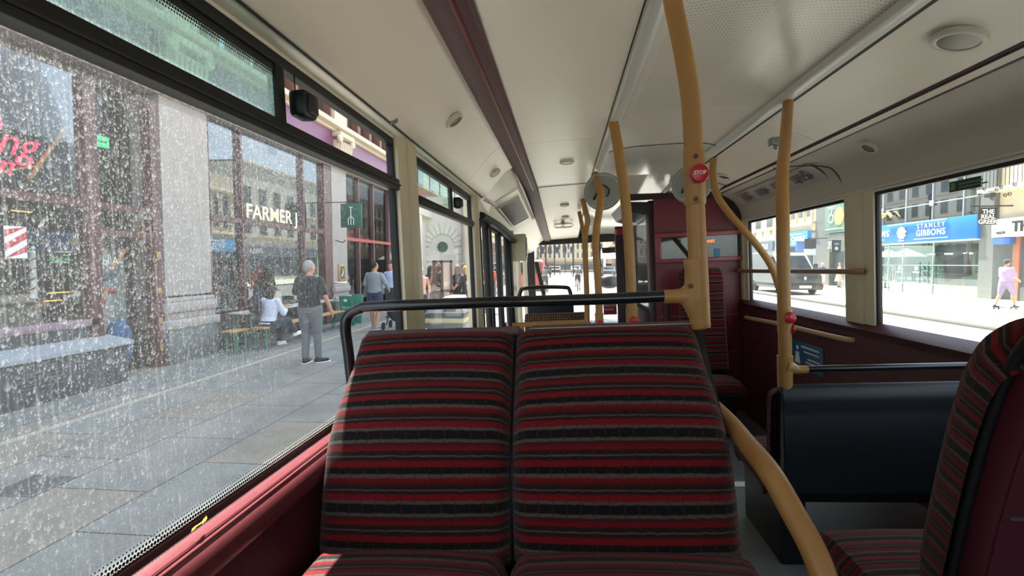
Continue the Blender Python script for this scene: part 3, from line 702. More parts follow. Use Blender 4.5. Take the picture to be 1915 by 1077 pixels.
for (px, py, a, b, nrm, r, lab, grp) in (
    (1795, 70, (1.25, 1.925), (1.36, 1.882), nR, .078, 'large recessed ceiling lamp at the upper right, nearest the camera', None),
    (1355, 328, (1.25, 1.925), (1.36, 1.882), nR, .055, 'small oval lamp beside the curved pole and the right ceiling disc', None),
    (1627, 273, (1.535, 1.778), (1.60, 1.733), Vector((.75, 0, 1)), .045, 'recessed lamp in the grey right cove above the advert strip', None),
    (1499, 336, (1.535, 1.778), (1.60, 1.733), Vector((.75, 0, 1)), .04, 'little lamp in the right cove behind the aisle pole', None),
    (848, 222, (-.50, 1.80), (-.385, 1.915), nL, .042, 'small recessed lamp in the left cove above the first window pillar', None),
    (925, 322, (-.50, 1.80), (-.385, 1.915), nL, .04, 'small recessed lamp in the left cove above the second window pillar', None),
    (1060, 301, (-.215, 1.94), (.245, 1.955), Vector((-.03, 0, 1)), .052, 'oval recessed lamp in the flat ceiling panel before the cross joint', None)):
    p = onpanel(px, py, a, b)
    lamp(None, p - nrm.normalized()*.004, nrm, r, lab, grp)
for (yy, xx) in ((5.75, .03), (6.6, .04)):
    lamp(None, (xx, yy, 1.943-drop(yy)), (0, .066, 1), .05, 'small dark oval lamp on the sloping front ceiling panel', 'lamps on the sloping front ceiling')
single('screw_cover', G().lathe([(.018, 0), (.016, -.006), (.006, -.009)], (-.565, 1.72, 1.735), (-.4, 0, 1), seg=14), steel, 'tiny metal screw cap on the left cove beside the first pillar', 'screw cap', (-.565, 1.72, 1.735))
# aluminium logo-like handle on front ceiling
t = thing('ceiling_loop', 'pale looped grab handle on the sloping front ceiling', 'handle', (.03, 7.15, 1.943-drop(7.15)))
g = G(); zz = 1.92-drop(7.15); g.tube([(-.10, 7.0, zz), (-.10, 7.3, zz-.02), (.12, 7.3, zz-.02), (.12, 7.0, zz), (.02, 6.95, zz), (-.1, 7.0, zz)], .012, seg=10); obj('loop', g, whitem, t)
g = G(); g.box(-.02, .03, 6.9, 7.36, zz-.005, zz+.02, bev=.005); obj('mount', g, greym, t)
# ---- overhead box above doors with its hatch
g = G()
A = [(-.605, 1.60), (-.60, 1.66), (-.575, 1.735), (-.50, 1.775), (-.42, 1.812), (-.355, 1.85), (-.345, 1.90)]
A0 = [(-.605, 1.70), (-.60, 1.72), (-.555, 1.735), (-.50, 1.80), (-.44, 1.865), (-.385, 1.912), (-.345, 1.935)]
Bq = [(a, b-.10) for a, b in A]
g.sheet(A0, 3.72, 4.15, .01, prof2=A); g.sheet(A, 4.15, 6.1, .01, prof2=Bq); g.sheet(Bq, 6.1, 6.5, .01, prof2=[(a, b-.12) for a, b in A0])
g.tube([(a, 4.15, b-.003) for a, b in A[2:]], .004, seg=6)
struct('ceiling_door_box', g, cream)
t = thing('access_hatch', 'square cream access hatch in the box above the doors', 'hatch', (-.45, 5.0, 1.73))
def hp(u, y): # point on the sloped face
    return 1.775 + (u+.50)*.47 - .10*(y-4.15)/1.95
g = G(); g.quad((-.545, 4.45, hp(-.545, 4.45)-.008), (-.372, 4.45, hp(-.372, 4.45)-.008), (-.372, 5.6, hp(-.372, 5.6)-.008), (-.545, 5.6, hp(-.545, 5.6)-.008))
bmesh.ops.solidify(g.bm, geom=g.bm.faces[:], thickness=.006); obj('cover', g, mat('hatch_cream', '#a8a396', .4), t)
g = G(); c4 = [(-.55, 4.42), (-.366, 4.42), (-.366, 5.64), (-.55, 5.64), (-.55, 4.42)]; g.tube([(u, y, hp(u, y)-.010) for u, y in c4], .007, smooth=False, seg=8); obj('rim', g, rail_al, t)
# ---- poles
def pole(name, pts, r, label, btn=None, grp=None, extra=None):
    pts = [Vector(p) for p in pts]; base = pts[0]
    o = single(name, G().tube(pts, r, seg=18), yellow, label, 'pole', base, grp)
    for (z, kind) in (btn or []):
        p = min(catmull(pts)[0] if len(pts) > 2 else [pts[0].lerp(pts[1], k/40) for k in range(41)], key=lambda q: abs(q.z-z))
        c = G(); c.tube([p-Vector((0, 0, .075)), p+Vector((0, 0, .075))], r*1.18, smooth=False, seg=18); obj('collar', c, yellow, o)
        h = G(); h.lathe([(.024, 0), (.024, .010), (.020, .016), (.008, .018)], p+Vector((0.004, -r*1.1, 0)), (.12, -1, 0), seg=20); obj('stop_button', h, redm, o, label='round red stop button')
    return o
Rb = .0235
# main pole on the striped seat
pm = [at(1311, 612, 'y', 1.36), at(1307, 520, 'y', 1.36), at(1301, 400, 'y', 1.36), at(1297, 290, 'y', 1.36), at(1291, 185, 'y', 1.36), at(1276, 90, 'y', 1.36), at(1258, 0, 'y', 1.36), at(1250, -60, 'y', 1.36)]
pm[-1].z = 1.945; pm[-1].x = .30
mp = single('grab_pole', G().tube(pm, Rb, seg=22), yellow, 'thick yellow grab pole rising from the striped double seat with the STOP button', 'pole', pm[0])
def sleeve(pa, pb, r, o, name='sleeve'):
    g = G(); a, b = Vector(pa), Vector(pb); d = (b-a).normalized(); g.tube([a, a+d*.004, b-d*.004, b], r, smooth=False, rs=[r*.93, r, r, r*.93], seg=24); return obj(name, g, yellow, o)
sleeve(at(1300, 383, 'y', 1.36), at(1297, 278, 'y', 1.36), Rb*1.14, mp)
for py in (292, 372):
    p = at(1301, py, 'y', 1.332); obj('screw', G().lathe([(.006, 0), (.006, .003), (.003, .004)], p, (0, -1, 0), seg=12), mat('screw_dark', '#5a4426', .5), mp)
pb = at(1306, 325, 'y', 1.325)
bt = obj('stop_button', G().lathe([(.021, 0), (.0235, .003), (.0235, .010), (.021, .015), (.012, .017), (.001, .0175)], pb, (.05, -1, 0), seg=32), redm, mp, label='round red button lettered STOP')
M = wallM(pb + Vector((0, -.0172, -.0035)), '-y'); text('stop_lettering', 'STOP', whitem, bt, M, size=.0125, ext=.0008, bold=.0003)
# tee casting that carries the black bar
g = G(); c0 = at(1305, 560, 'y', 1.36)
T = lambda px, py: at(px, py, 'y', 1.36)
capsule(g, T(1302, 500), T(1304, 560), .030, .031); capsule(g, T(1304, 560), T(1309, 600), .031, .026)
capsule(g, T(1300, 553), T(1250, 554.5), .022, .0185); capsule(g, T(1300, 535), T(1280, 552), .024, .019); capsule(g, T(1303, 578), T(1282, 557), .026, .019); capsule(g, T(1306, 592), T(1296, 570), .024, .024)
g = melt(g, .0035, 14)
g.tube([T(1300, 484), T(1300, 488), T(1302, 505)], .0285, smooth=False, rs=[.0265, .0285, .0285], seg=24); g.tube([T(1307, 596), T(1310, 610), T(1310.5, 612)], .026, smooth=False, rs=[.0255, .0262, .0245], seg=24); g.tube([T(1260, 554), T(1243, 555), T(1241, 555)], .018, smooth=False, rs=[.018, .018, .0165], seg=20)
obj('tee_bracket', g, yellow, mp)
obj('screw', G().lathe([(.0062, 0), (.0062, .003), (.003, .004)], at(1291, 535, 'y', 1.333), (0, -1, 0), seg=12), mat('screw_dark', ''), mp)
# handrail of the seat
bar = [Vector((-.60, 1.385, .86)), at(648, 660, 'y', 1.37), at(646, 612, 'y', 1.36), at(652, 590, 'y', 1.36), at(672, 578, 'y', 1.36), at(705, 573, 'y', 1.36), at(900, 566, 'y', 1.36), at(1100, 560, 'y', 1.36), at(1245, 554, 'y', 1.36)]
bar[0].x = bar[1].x = bar[2].x
single('seat_grab_bar', G().tube(bar, .0152, seg=18), blackg, 'glossy black grab bar curving along the top of the striped double seat', 'grab bar', bar[0])
# ---- the striped double seat facing the camera
ds = thing('double_seat', 'red and black striped double seat facing the camera in the middle', 'bus seat', (-.12, 1.3, 0))
PF = [(1.345, 1.058), (1.28, .975), (1.20, .90), (1.142, .825), (1.104, .74), (1.080, .655), (1.066, .595), (1.060, .555)]
def edges(pf, xl, xr, sl, sr):
    n = len(pf); out = []
    for i, (y, z) in enumerate(pf):
        t = 1-i/(n-1); k = max(0, t-.45)/.55
        out.append((y, z, xl + sl*k**2, xr - sr*k**2))
    return out
obj('backrest', pad(edges(PF, -.592, -.146, .018, .0), 0, 0, .085, crown=.018), MOQ, ds)
obj('backrest', pad(edges(PF, -.137, .352, .0, .02), 0, 0, .085, crown=.018), MOQ, ds)
def topping(x0, x1):
    g = G(); uvl = g.bm.loops.layers.uv.new('UVMap'); g.tube([(x0, 1.370, 1.040), (x0+.012, 1.368, 1.044), (x1-.012, 1.368, 1.044), (x1, 1.370, 1.040)], .016, seg=14, flat=.8, smooth=False, rs=[.006, .0155, .0155, .006])
    for f in g.bm.faces:
        for l in f.loops: l[uvl].uv = (l.vert.co.x, .3+l.vert.co.y*.12)
    return g
cap_m = mat('cap_cloth', '#6b5150', .95, nscale=400, noise_amt=.35)
obj('top_cap', topping(-.560, -.118), cap_m, ds); obj('top_cap', topping(-.105, .325), cap_m, ds)
obj('piping', G().tube([(-.10, 1.348, 1.050), (.32, 1.348, 1.050)], .0022, seg=8, smooth=False), chrome, ds, label='bright piping along the right back')
CF = [(1.085, .60), (1.02, .604), (.92, .604), (.82, .598), (.75, .58), (.715, .545), (.705, .50)]
def cushion(pf, xl, xr, th=.09, crown=.012):
    """a seat cushion: the face line runs from the back edge forward and over the front edge"""
    return pad([(y, z, xl, xr) for y, z in pf], 0, 0, th, crown=crown, cloth_v0=.3)
obj('cushion', cushion(CF, -.585, -.150), MOQ, ds); obj('cushion', cushion(CF, -.140, .372), MOQ, ds)
g = G(); sp_ = [(y+.075, z-.01) for y, z in PF]
g.prism([(1.405, 1.03), (1.345, .95), (1.27, .87), (1.21, .79), (1.17, .70), (1.15, .60), (1.14, .50), (1.165, .42), (1.26, .42), (1.33, .6), (1.40, .80), (1.44, .95)], -.588, .362, axis='x')
obj('shell', g, shellm, ds)
g = G(); g.box(-.585, .345, .75, 1.24, .40, .50, bev=.01); g.box(-.585, .30, .80, 1.20, 0, .40, bev=.01); obj('pedestal', g, blackp, ds)
# armrest tube
pa = [Vector((.372, 1.36, .83)), Vector((.386, 1.27, .815)), Vector((.378, 1.12, .812)), at(1437, 880, 'y', .985), at(1478, 950, 'y', .92), at(1540, 1077, 'y', .84), Vector((.395, .78, .56)), Vector((.39, .74, .40))]
obj('armrest', G().tube(pa, .021, seg=18), yellow, ds)
obj('arm_bracket', G().box(.33, .40, .72, .78, .38, .42, bev=.006), blackp, ds)
# leaf on the sill
g = G(); lp = at(376, 981, 'x', -.606); 
for k in range(5):
    a = random.uniform(-.6, .6); c = lp+Vector((random.uniform(-.004, .004), -.012+.006*k, .001*k)); L = .010
    dv = Vector((math.sin(a)*L, math.cos(a)*L, .001)); nv = Vector((math.cos(a), -math.sin(a), 0))*.0022
    g.bm.faces.new([g.bm.verts.new(q) for q in (c-dv, c+nv, c+dv, c-nv)])
bmesh.ops.solidify(g.bm, geom=g.bm.faces[:], thickness=.0008)
single('dry_leaf', g, mat('leaf_yellow', '#d6b23c', .6), 'small dry yellow leaf lying on the maroon window sill', 'leaf', lp)

# ---- other seats
def fwd_seat(name, label, x0, x1, loc_y, prof, cush, th=.10, shell=shellm, ped=None, z0=0, two=True):
    t = thing(name, label, 'bus seat', ((x0+x1)/2, loc_y, z0))
    return t
# black shell seat: forward facing, low back, seen from behind
sb = thing('double_seat', 'double seat with a plain black shell back beside the aisle pole', 'bus seat', (1.15, 2.1, 0))
g = G(); g.prism([(2.00, .30), (1.985, .42), (1.990, .60), (1.996, .63), (1.991, .655), (2.000, .70), (2.012, .716), (2.03, .722), (2.05, .70), (2.03, .60), (2.03, .42), (2.06, .31)], .80, 1.58, axis='x')
bmesh.ops.bevel(g.bm, geom=[e for e in g.bm.edges], offset=.005, segments=2, affect='EDGES'); obj('shell', g, shellm, sb)
def mirrored(g, yc):
    for v in g.bm.verts: v.co.y = 2*yc - v.co.y
    return g
# padded face on the far side
pf = [(2.09, .70), (2.10, .64), (2.11, .55), (2.12, .45), (2.145, .37)]
for a, b in ((.775, 1.175), (1.185, 1.585)):
    q = [(2*2.0-y, z, a, b) for y, z in pf]
    obj('backrest', mirrored(pad(q, 0, 0, .06, crown=.012, nx=16), 2.0), MOQ, sb)
    q = [(2*2.0-y, z, a, b) for y, z in [(2.12, .34), (2.2, .355), (2.35, .36), (2.47, .355), (2.52, .33), (2.53, .28)]]
    obj('cushion', mirrored(pad(q, 0, 0, .08, crown=.01, nx=16, cloth_v0=.3), 2.0), MOQ, sb)
g = G(); g.box(.80, .90, 2.04, 2.44, 0, .30, bev=.01); g.box(.85, 1.60, 2.10, 2.40, .22, .30, bev=.01); obj('pedestal', g, blackp, sb)
# foreground seat at the right edge
sf = thing('aisle_seat', 'tall striped seat at the right edge seen from behind with maroon back shell', 'bus seat', (1.1, 1.1, 0))
sil = [(.958, 1.100), (1.010, 1.048), (1.045, .988), (1.075, .918), (1.104, .833), (1.144, .692), (1.175, .57), (1.196, .485)]
q = [(-(y+.042), z, .762 + (.045 if i == 0 else .01 if i == 1 else 0), 1.24) for i, (y, z) in enumerate(sil)]
obj('backrest', mirrored(pad(q, 0, 0, .10, crown=.012, nx=20, back_face=False), 0), MOQ, sf)
q = [(y-.040, z) for y, z in sil]; q2 = [(y-.120, z-.012) for y, z in sil]
g = G(); g.prism(q+q2[::-1], .790, 1.22, axis='x'); bmesh.ops.bevel(g.bm, geom=g.bm.edges[:], offset=.004, segments=2, affect='EDGES'); obj('shell', g, mat('maroon_shell', '#5a2430', .45, nscale=30, noise_amt=.12), sf)
g = G(); g.tube([(.782, y-.058, z) for y, z in sil], .010, seg=10); obj('edge_trim', g, blackr, sf)
g = G(); g.box(.80, 1.21, 1.005, 1.03, .71, .714); obj('panel_seam', g, MC['seam_dark'], sf)
q = [(-y, z, .70, 1.24) for y, z in [(1.19, .385), (1.27, .40), (1.40, .405), (1.52, .40), (1.58, .375), (1.595, .33)]]
obj('cushion', mirrored(pad(q, 0, 0, .075, crown=.012, nx=20, cloth_v0=.3), 0), MOQ, sf)
g = G(); g.box(.80, 1.20, 1.2, 1.5, .26, .33, bev=.01); g.box(.85, 1.15, 1.2, 1.45, 0, .28, bev=.01); obj('pedestal', g, blackp, sf)
single('maroon_grab_pole', G().tube([(.90, .81, 0), (.90, .81, 1.2), (.90, .81, 1.93)], .016, seg=14), mat('maroon_pole', '#5b2b34', .4), 'thin maroon pole cut by the right edge of the photo', 'pole', (.90, .81, 0))
# rear-facing seat in front of the driver's bulkhead
sd = thing('single_seat', 'narrow rear facing striped seat in front of the maroon bulkhead', 'bus seat', (1.22, 4.6, LOW))
pf = [(4.70, 1.135), (4.68, 1.05), (4.66, .8), (4.64, .55), (4.60, .30), (4.59, .22)]
obj('backrest', pad([(y, z, 1.02+(.03 if i == 0 else 0), 1.415-(.03 if i == 0 else 0)) for i, (y, z) in enumerate(pf)], 0, 0, .09, crown=.012, nx=16), MOQ, sd)
obj('cushion', pad([(y, z, 1.02, 1.415) for y, z in [(4.60, .18), (4.45, .19), (4.25, .19), (4.18, .15)]], 0, 0, .08, crown=.012, nx=16, cloth_v0=.3), MOQ, sd)
g = G(); g.box(1.04, 1.40, 4.68, 4.76, .1, 1.08, bev=.015); obj('shell', g, blackp, sd)
obj('pedestal', G().box(1.08, 1.36, 4.28, 4.62, LOW, .11, bev=.01), blackp, sd)
# front left seat with woven back, its black hand loop, yellow barrier
wm = NT('woven_check'); uvn = wm.N('TexCoord'); ck = wm.N('TexBrick', offset=0.0, i_Scale=28.0); wm.L(uvn.outputs['Object'], ck.inputs['Vector'])
mpw = wm.N('Mapping'); mpw.inputs['Rotation'].default_value = (math.radians(90), 0, 0); wm.L(uvn.outputs['Object'], mpw.inputs[0]); wm.L(mpw.outputs[0], ck.inputs['Vector'])
ck.inputs['Color1'].default_value = lin('#8a6a4a'); ck.inputs['Color2'].default_value = lin('#6b4a3c'); ck.inputs['Mortar'].default_value = lin('#2c2422'); ck.inputs['Mortar Size'].default_value = .12; ck.inputs['Brick Width'].default_value = .8; ck.inputs['Row Height'].default_value = .8
wm.L(ck.outputs['Color'], wm.b.inputs['Base Color']); wm.b.inputs['Roughness'].default_value = .9
fs = thing('double_seat', 'far front double seat with brown checked back in the low floor area', 'bus seat', (-.15, 6.2, LOW))
a_, b_ = at(972, 600, 'y', 6.1), at(1102, 583, 'y', 6.1)
obj('backrest', G().box(-.50, .26, 6.06, 6.16, .02, b_.z, bev=.03), wm.m, fs)
obj('shell', G().box(-.50, .28, 6.16, 6.24, .0, b_.z-.02, bev=.02), blackp, fs)
obj('cushion', G().box(-.52, .26, 5.62, 6.08, .0, .12, bev=.03), wm.m, fs); obj('pedestal', G().box(-.45, .20, 5.7, 6.0, LOW, .02, bev=.01), blackp, fs)
hl = [at(958, 612, 'y', 6.7), at(972, 550, 'y', 6.7), at(985, 539, 'y', 6.7), at(1050, 537, 'y', 6.7), at(1066, 545, 'y', 6.7), at(1070, 590, 'y', 6.7)]
hlo = single('hand_loop', G().tube(hl, .026, seg=14), blackg, 'black padded hand loop above the far front seats', 'grab bar', hl[0])
fb = thing('front_bench', 'dark blue backed bench behind the windscreen at the front', 'bus seat', (-.2, 6.95, LOW))
obj('backrest', G().box(-.52, .10, 6.85, 6.95, .15, .72, bev=.03), mat('dark_blue_cloth', '#26323f', .9), fb); obj('cushion', G().box(-.52, .10, 6.95, 7.4, .1, .2, bev=.03), MC['dark_blue_cloth'], fb); obj('pedestal', G().box(-.45, .05, 7.0, 7.3, LOW, .12), blackp, fb)
yb = thing('yellow_barrier', 'low yellow rail barrier with one upright before the checked seat', 'barrier', (-.1, 4.25, LOW))
A1, A2, A3 = at(958, 608, 'y', 4.3), at(1100, 602, 'y', 4.3), at(976, 606, 'y', 4.3)
obj('top_rail', G().tube([A1, A2], .02, smooth=False), yellow, yb)
for p in (A3, A2): obj('upright', G().tube([(p.x, 4.3, LOW), (p.x, 4.3, p.z)], .018, smooth=False), yellow, yb)
obj('notice', G().box(-.30, -.18, 4.28, 4.30, .45, .66, bev=.004), mat('blue_notice', '#2f6f8f', .4), yb)
obj('notice', G().box(-.02, .08, 4.28, 4.30, .45, .67, bev=.004), MC['blue_notice'], yb)
# ---- aisle poles along the two ceiling rails
def imgpole(lab, pts, y_list, r, base_z, btn=(), name='grab_pole', ux=None):
    P = [at(px, py, 'y', y) for (px, py), y in zip(pts, y_list)]
    b = P[0].copy(); b.z = base_z; P = [b] + P
    return pole(name, P, r, lab, btn)
b1 = at(1184, 600, 'y', 2.72).z
imgpole('yellow aisle pole with a red button, topping out on the left ceiling rail', [(1184, 650), (1181, 560), (1177, 470), (1170, 380), (1158, 290), (1147, 228)], [2.72]*6, .027, 0, [(b1, 0)])
b2 = at(1122, 600, 'y', 3.95).z
imgpole('kinked yellow pole in front of the left ceiling disc', [(1122, 640), (1119, 540), (1114, 450), (1122, 385), (1123, 360), (1113, 325)], [3.95, 3.95, 3.95, 3.97, 4.0, 4.1], .028, LOW, [(b2, 0)])
imgpole('slim yellow pole bowed to the right before the windscreen', [(1099, 640), (1097, 540), (1094, 450), (1099, 415), (1095, 395), (1089, 372)], [5.3]*5+[5.6], .028, LOW)
imgpole('slim yellow pole merging with its bowed neighbour before the windscreen', [(1100, 640), (1098, 540), (1093, 455), (1090, 430), (1084, 400), (1083, 398)], [6.2]*6, .024, LOW)
imgpole('tall thin yellow pole just left of the thick STOP pole', [(1253, 640), (1252, 560), (1250, 470), (1248, 400), (1250, 358)], [5.2, 5.2, 5.2, 5.25, 5.35], .022, LOW)
imgpole('short yellow pole hanging beside the driver cab mirror glass', [(1241, 640), (1240, 560), (1238, 480), (1232, 430), (1231, 388)], [5.6]*5, .022, LOW)
# right aisle pole with its casting and low bar
P = [at(1468, 722, 'y', 2.03), at(1468, 640, 'y', 2.03), at(1466, 560, 'y', 2.03), at(1464, 420, 'y', 2.04), at(1463, 330, 'y', 2.12), at(1468, 270, 'y', 2.3), at(1474, 195, 'y', 2.58)]
P[-1].z = 1.945
ap = single('grab_pole', G().tube(P, .0235, seg=20), yellow, 'yellow aisle pole standing on the corner of the black seat with two red buttons', 'pole', P[0])
obj('collar', G().tube([at(1468, 725, 'y', 2.03), at(1468, 665, 'y', 2.03)], .0285, smooth=False, rs=[.0265, .0285]), yellow, ap)
obj('collar', G().tube([at(1468, 618, 'y', 2.03), at(1467, 578, 'y', 2.03)], .0265, smooth=False), yellow, ap)
obj('bar_socket', G().tube([at(1468, 684, 'y', 2.03), at(1480, 688, 'y', 2.03), at(1492, 691, 'y', 2.03), at(1510, 691, 'y', 2.03)], .02, rs=[.034, .024, .0165, .015]), yellow, ap)
obj('stop_button', G().lathe([(.02, 0), (.022, .003), (.022, .010), (.016, .015), (.001, .016)], at(1476, 594, 'y', 2.005), (.25, -1, 0)), redm, ap, label='round red stop button')
obj('stop_button', G().lathe([(.016, 0), (.018, .003), (.018, .008), (.010, .012), (.001, .013)], at(1480, 615, 'y', 2.02), (1, -.2, 0)), redm, ap, label='round red stop button')
lb = [at(1508, 690, 'y', 2.03), at(1807, 686, 'y', 2.03)]
lb[1] = Vector((1.63, 2.03, lb[0].z))
single('low_grab_bar', G().tube(lb, .0125, smooth=False), blackg, 'thin black bar running above the black shell seat to the right wall', 'grab bar', lb[0])
single('curved_grab_pole', G().tube([at(1334, 296, 'y', 3.9), at(1333, 330, 'y', 3.9), at(1341, 365, 'y', 3.9), at(1365, 400, 'y', 3.9), at(1400, 440, 'y', 3.9), at(1432, 480, 'y', 3.9), at(1450, 515, 'y', 3.9), at(1462, 560, 'y', 3.9), at(1466, 600, 'y', 3.9)], .0255, seg=16), yellow,
       'yellow pole curving down from the right ceiling rail towards the windows', 'pole', at(1334, 296, 'y', 3.9))
wr = single('window_grab_rail', G().tube([(1.665, 4.98, 1.082), (1.62, 4.93, 1.083), (1.62, 4.6, 1.083), (1.62, 3.3, 1.100), (1.62, 3.08, 1.103), (1.67, 3.03, 1.103)], .0165), mat('tan_rail', '#8a6a4c', .4), 'straight brown hand rail crossing the far right window', 'grab rail', (1.62, 4.9, 1.08))
single('wall_grab_rail', G().tube([(1.66, 4.80, .66), (1.61, 4.72, .665), (1.61, 4.0, .69), (1.61, 3.2, .705), (1.655, 3.09, .705)], .0165), mat('pale_rail', '#b59a72', .4), 'pale hand rail low on the dark maroon wall under the right window', 'grab rail', (1.62, 4.7, .66))
# ---- ceiling discs and hand brackets
def disc(px, py, lab, tilt):
    c = at(px, py, 'y', 4.12); t = thing('ceiling_disc', lab, 'ceiling disc', c)
    ax = Vector(tilt).normalized()
    obj('face', G().lathe([(.145, .012), (.147, 0), (.142, -.010), (.130, -.014), (.125, -.008), (.05, -.010), (.002, -.010)], c, ax, seg=40), mat('disc_grey', '#b4b9b4', .4, .0), t)
    obj('rim', G().lathe([(.150, .006), (.152, -.012), (.144, -.018), (.140, -.010)], c, ax, seg=40), mat('disc_rim', '#9aa09c', .4, 0), t)
    q = ax.to_track_quat('Z', 'Y').to_matrix()
    def L3(u, v, w=-.016): return c + q @ Vector((u, v, w))
    obj('latch', G().tube([L3(.0, .06), L3(.04, .0), L3(.07, -.06)], .012, flat=.6), blackp, t)
    obj('latch_ring', G().tube([L3(.05*math.cos(a), .05*math.sin(a)) for a in [k*.5 for k in range(9)]], .005), blackp, t)
    obj('bracket', G().tube([c+Vector((0, .02, .02)), c+Vector((0, .10, .14))], .018, smooth=False), steel, t)
disc(1127, 358, 'round grey latched disc under the left ceiling rail', (-.1, 1.0, .42)); disc(1293, 345, 'round grey latched disc behind the thick STOP pole', (.1, 1.0, .42))
t = thing('ceiling_bracket', 'small grey metal bracket fixed under the right ceiling panel', 'bracket', at(1452, 268, 'y', 2.9))
c = at(1452, 268, 'y', 2.9); obj('plate', G().box(c.x-.035, c.x+.02, c.y-.03, c.y+.03, c.z-.012, c.z+.03, bev=.005), steel, t)
obj('knob', G().sphere(c+Vector((-.005, -.01, -.02)), .016), steel, t)
# ---- advert strip in the right cove, window sticker, blue notice
p0, p1 = (1.545, 1.768), (1.628, 1.70)
t = thing('advert_strip', 'white printed notice strip curving in the grey right cove', 'notice', (1.59, 4.0, 1.74))
g = G(); g.sheet([(1.538, 1.766), (1.585, 1.735), (1.628, 1.700), (1.645, 1.672)], 3.36, 4.78, .002); obj('card', g, mat('card_grey', '#b9b4ae', .5), t)
tm = mat('print_dark', '#4a4648', .6)
def coveM(u, y):
    x = 1.545+.08*u; z = 1.7545-.066*u; M = Matrix(((0, -.72, -.69), (-1, 0, 0), (0, .69, -.72))).to_4x4(); M.translation = Vector((x-.004, y, z-.006)); return M
g = G()
for col_ in range(4):
    for k in range(5):
        for r_ in range(1):
            M = coveM(.2+.14*k, 4.66-col_*.32); w = random.uniform(.14, .25)
            g.box(0, w, -.003, .003, -.001, .001, M=M)
obj('printed_lines', g, tm, t)
g = G(); M = coveM(.3, 3.52); g.box(0, .03, -.02, .03, -.001, .001, M=M); M = coveM(.62, 3.50); g.tube([M @ Vector((.02*math.cos(a)+.03, .02*math.sin(a), 0)) for a in [k*.4 for k in range(17)]], .0035, seg=6); g.box(0, .06, -.004, .004, -.001, .001, M=M); obj('roundel', g, tm, t)
g = G(); M = coveM(0.02, 4.72); g.box(0, .28, -.002, .004, -.001, .001, M=M); obj('red_heading', g, mat('print_red', '#a04038', .6), t)
t = thing('window_sticker', 'small dark green sticker at the top of the large right window', 'sticker', at(1808, 341, 'x', 1.69))
a, b = at(1777, 356, 'x', 1.69), at(1836, 328, 'x', 1.69)
obj('film', G().box(1.686, 1.690, b.y, a.y, 1.455, 1.50), mat('sticker_green', '#1f3a2c', .5), t)
g = G(); yy = a.y-.012
for k, w in ((0, .22), (1, .26)): g.box(1.6845, 1.686, a.y-.06-w*.55, a.y-.055, 1.480-k*.014, 1.486-k*.014)
g.box(1.6845, 1.686, a.y-.035, a.y-.010, 1.462, 1.493); obj('print', g, mat('sticker_print', '#5f8a70', .5), t)
t = thing('blue_notice', 'blue safety notice on the dark wall behind the right aisle pole', 'notice', (1.635, 3.7, .5))
a, b = at(1481, 645, 'x', 1.637), at(1541, 712, 'x', 1.637)
obj('board', G().box(1.633, 1.639, b.y, a.y, b.z+.02, b.z+.21, bev=.001), mat('notice_blue', '#24587f', .4), t)
g = G(); zc = b.z+.17
g.box(1.630, 1.634, b.y+.05, a.y-.16, zc, zc+.012); g.box(1.630, 1.634, b.y+.05, a.y-.2, zc-.03, zc-.022)
g.box(1.630, 1.634, b.y+.04, a.y-.25, zc-.075, zc-.066); g.box(1.630, 1.634, b.y+.04, a.y-.22, zc-.10, zc-.09)
g.sphere((1.632, a.y-.10, zc-.01), .016, (.3, 1, 1)); g.prism([(a.y-.14, zc-.12), (a.y-.12, zc-.04), (a.y-.08, zc-.04), (a.y-.055, zc-.12)], 1.630, 1.634, axis='x'); obj('print', g, mat('print_white', '#cfdbe2', .5), t)
# ---- driver bulkhead
bk = thing('driver_bulkhead', 'maroon bulkhead panel behind the driver with a framed reflecting window', 'partition', (1.25, 5.05, LOW))
g = G()
arch = [(.88, LOW), (1.69, LOW), (1.69, 1.50), (1.66, 1.62), (1.60, 1.72), (1.50, 1.79), (1.38, 1.815), (1.05, 1.83), (.88, 1.83)]
g.prism(arch, 5.04, 5.10); obj('panel', g, maroon, bk)
g = G(); g.prism([(1.70, 1.50), (1.66, 1.64), (1.60, 1.74), (1.50, 1.81), (1.38, 1.84), (.62, 1.86), (.62, 1.80), (1.38, 1.80), (1.47, 1.775), (1.56, 1.71), (1.62, 1.61), (1.66, 1.50)], 5.0, 5.06); obj('arch_trim', g, mat('maroon_black', '#22141c', .4), bk)
z0, z1 = at(1300, 483, 'y', 5.0).z-.035, at(1300, 442, 'y', 5.0).z+.045
x0, x1 = at(1226, 460, 'y', 5.0).x, 1.73
g = G(); g.box(x0, x1, 4.965, 5.03, z1-.045, z1, bev=.01); g.box(x0, x1, 4.965, 5.03, z0, z0+.04, bev=.01); g.box(x0+.001, x0+.05, 4.968, 5.028, z0+.002, z1-.002, bev=.01); g.box(x1-.05, x1-.001, 4.968, 5.028, z0+.002, z1-.002, bev=.01); fr_ = obj('glass_frame', g, mat('frame_rose', '#8a3c45', .4), bk)
g = G(); g.box(x0+.04, x1-.04, 5.0, 5.01, z0+.03, z1-.035); k = NT('mirror_glass'); k.b.inputs['Base Color'].default_value = lin('#0f1412'); k.b.inputs['Roughness'].default_value = .04; k.b.inputs['Specular IOR Level'].default_value = 1.0; k.b.inputs['Metallic'].default_value = .12
gp = obj('glass', g, k.m, bk, smooth=False)
amb = mat('amber_reflection', '#d06a2a', .5, emit='#ff7a30', estr=.8)  # glowing letters painted in place of an LED display's reflection
text('reflected_display', 'street', amb, gp, wallM((1.36, 4.996, (z0+z1)/2+.035), '-y'), size=.055, ext=.0005)
text('reflected_display', 'PM', amb, gp, wallM((1.27, 4.996, (z0+z1)/2-.035), '-y'), size=.055, ext=.0005)
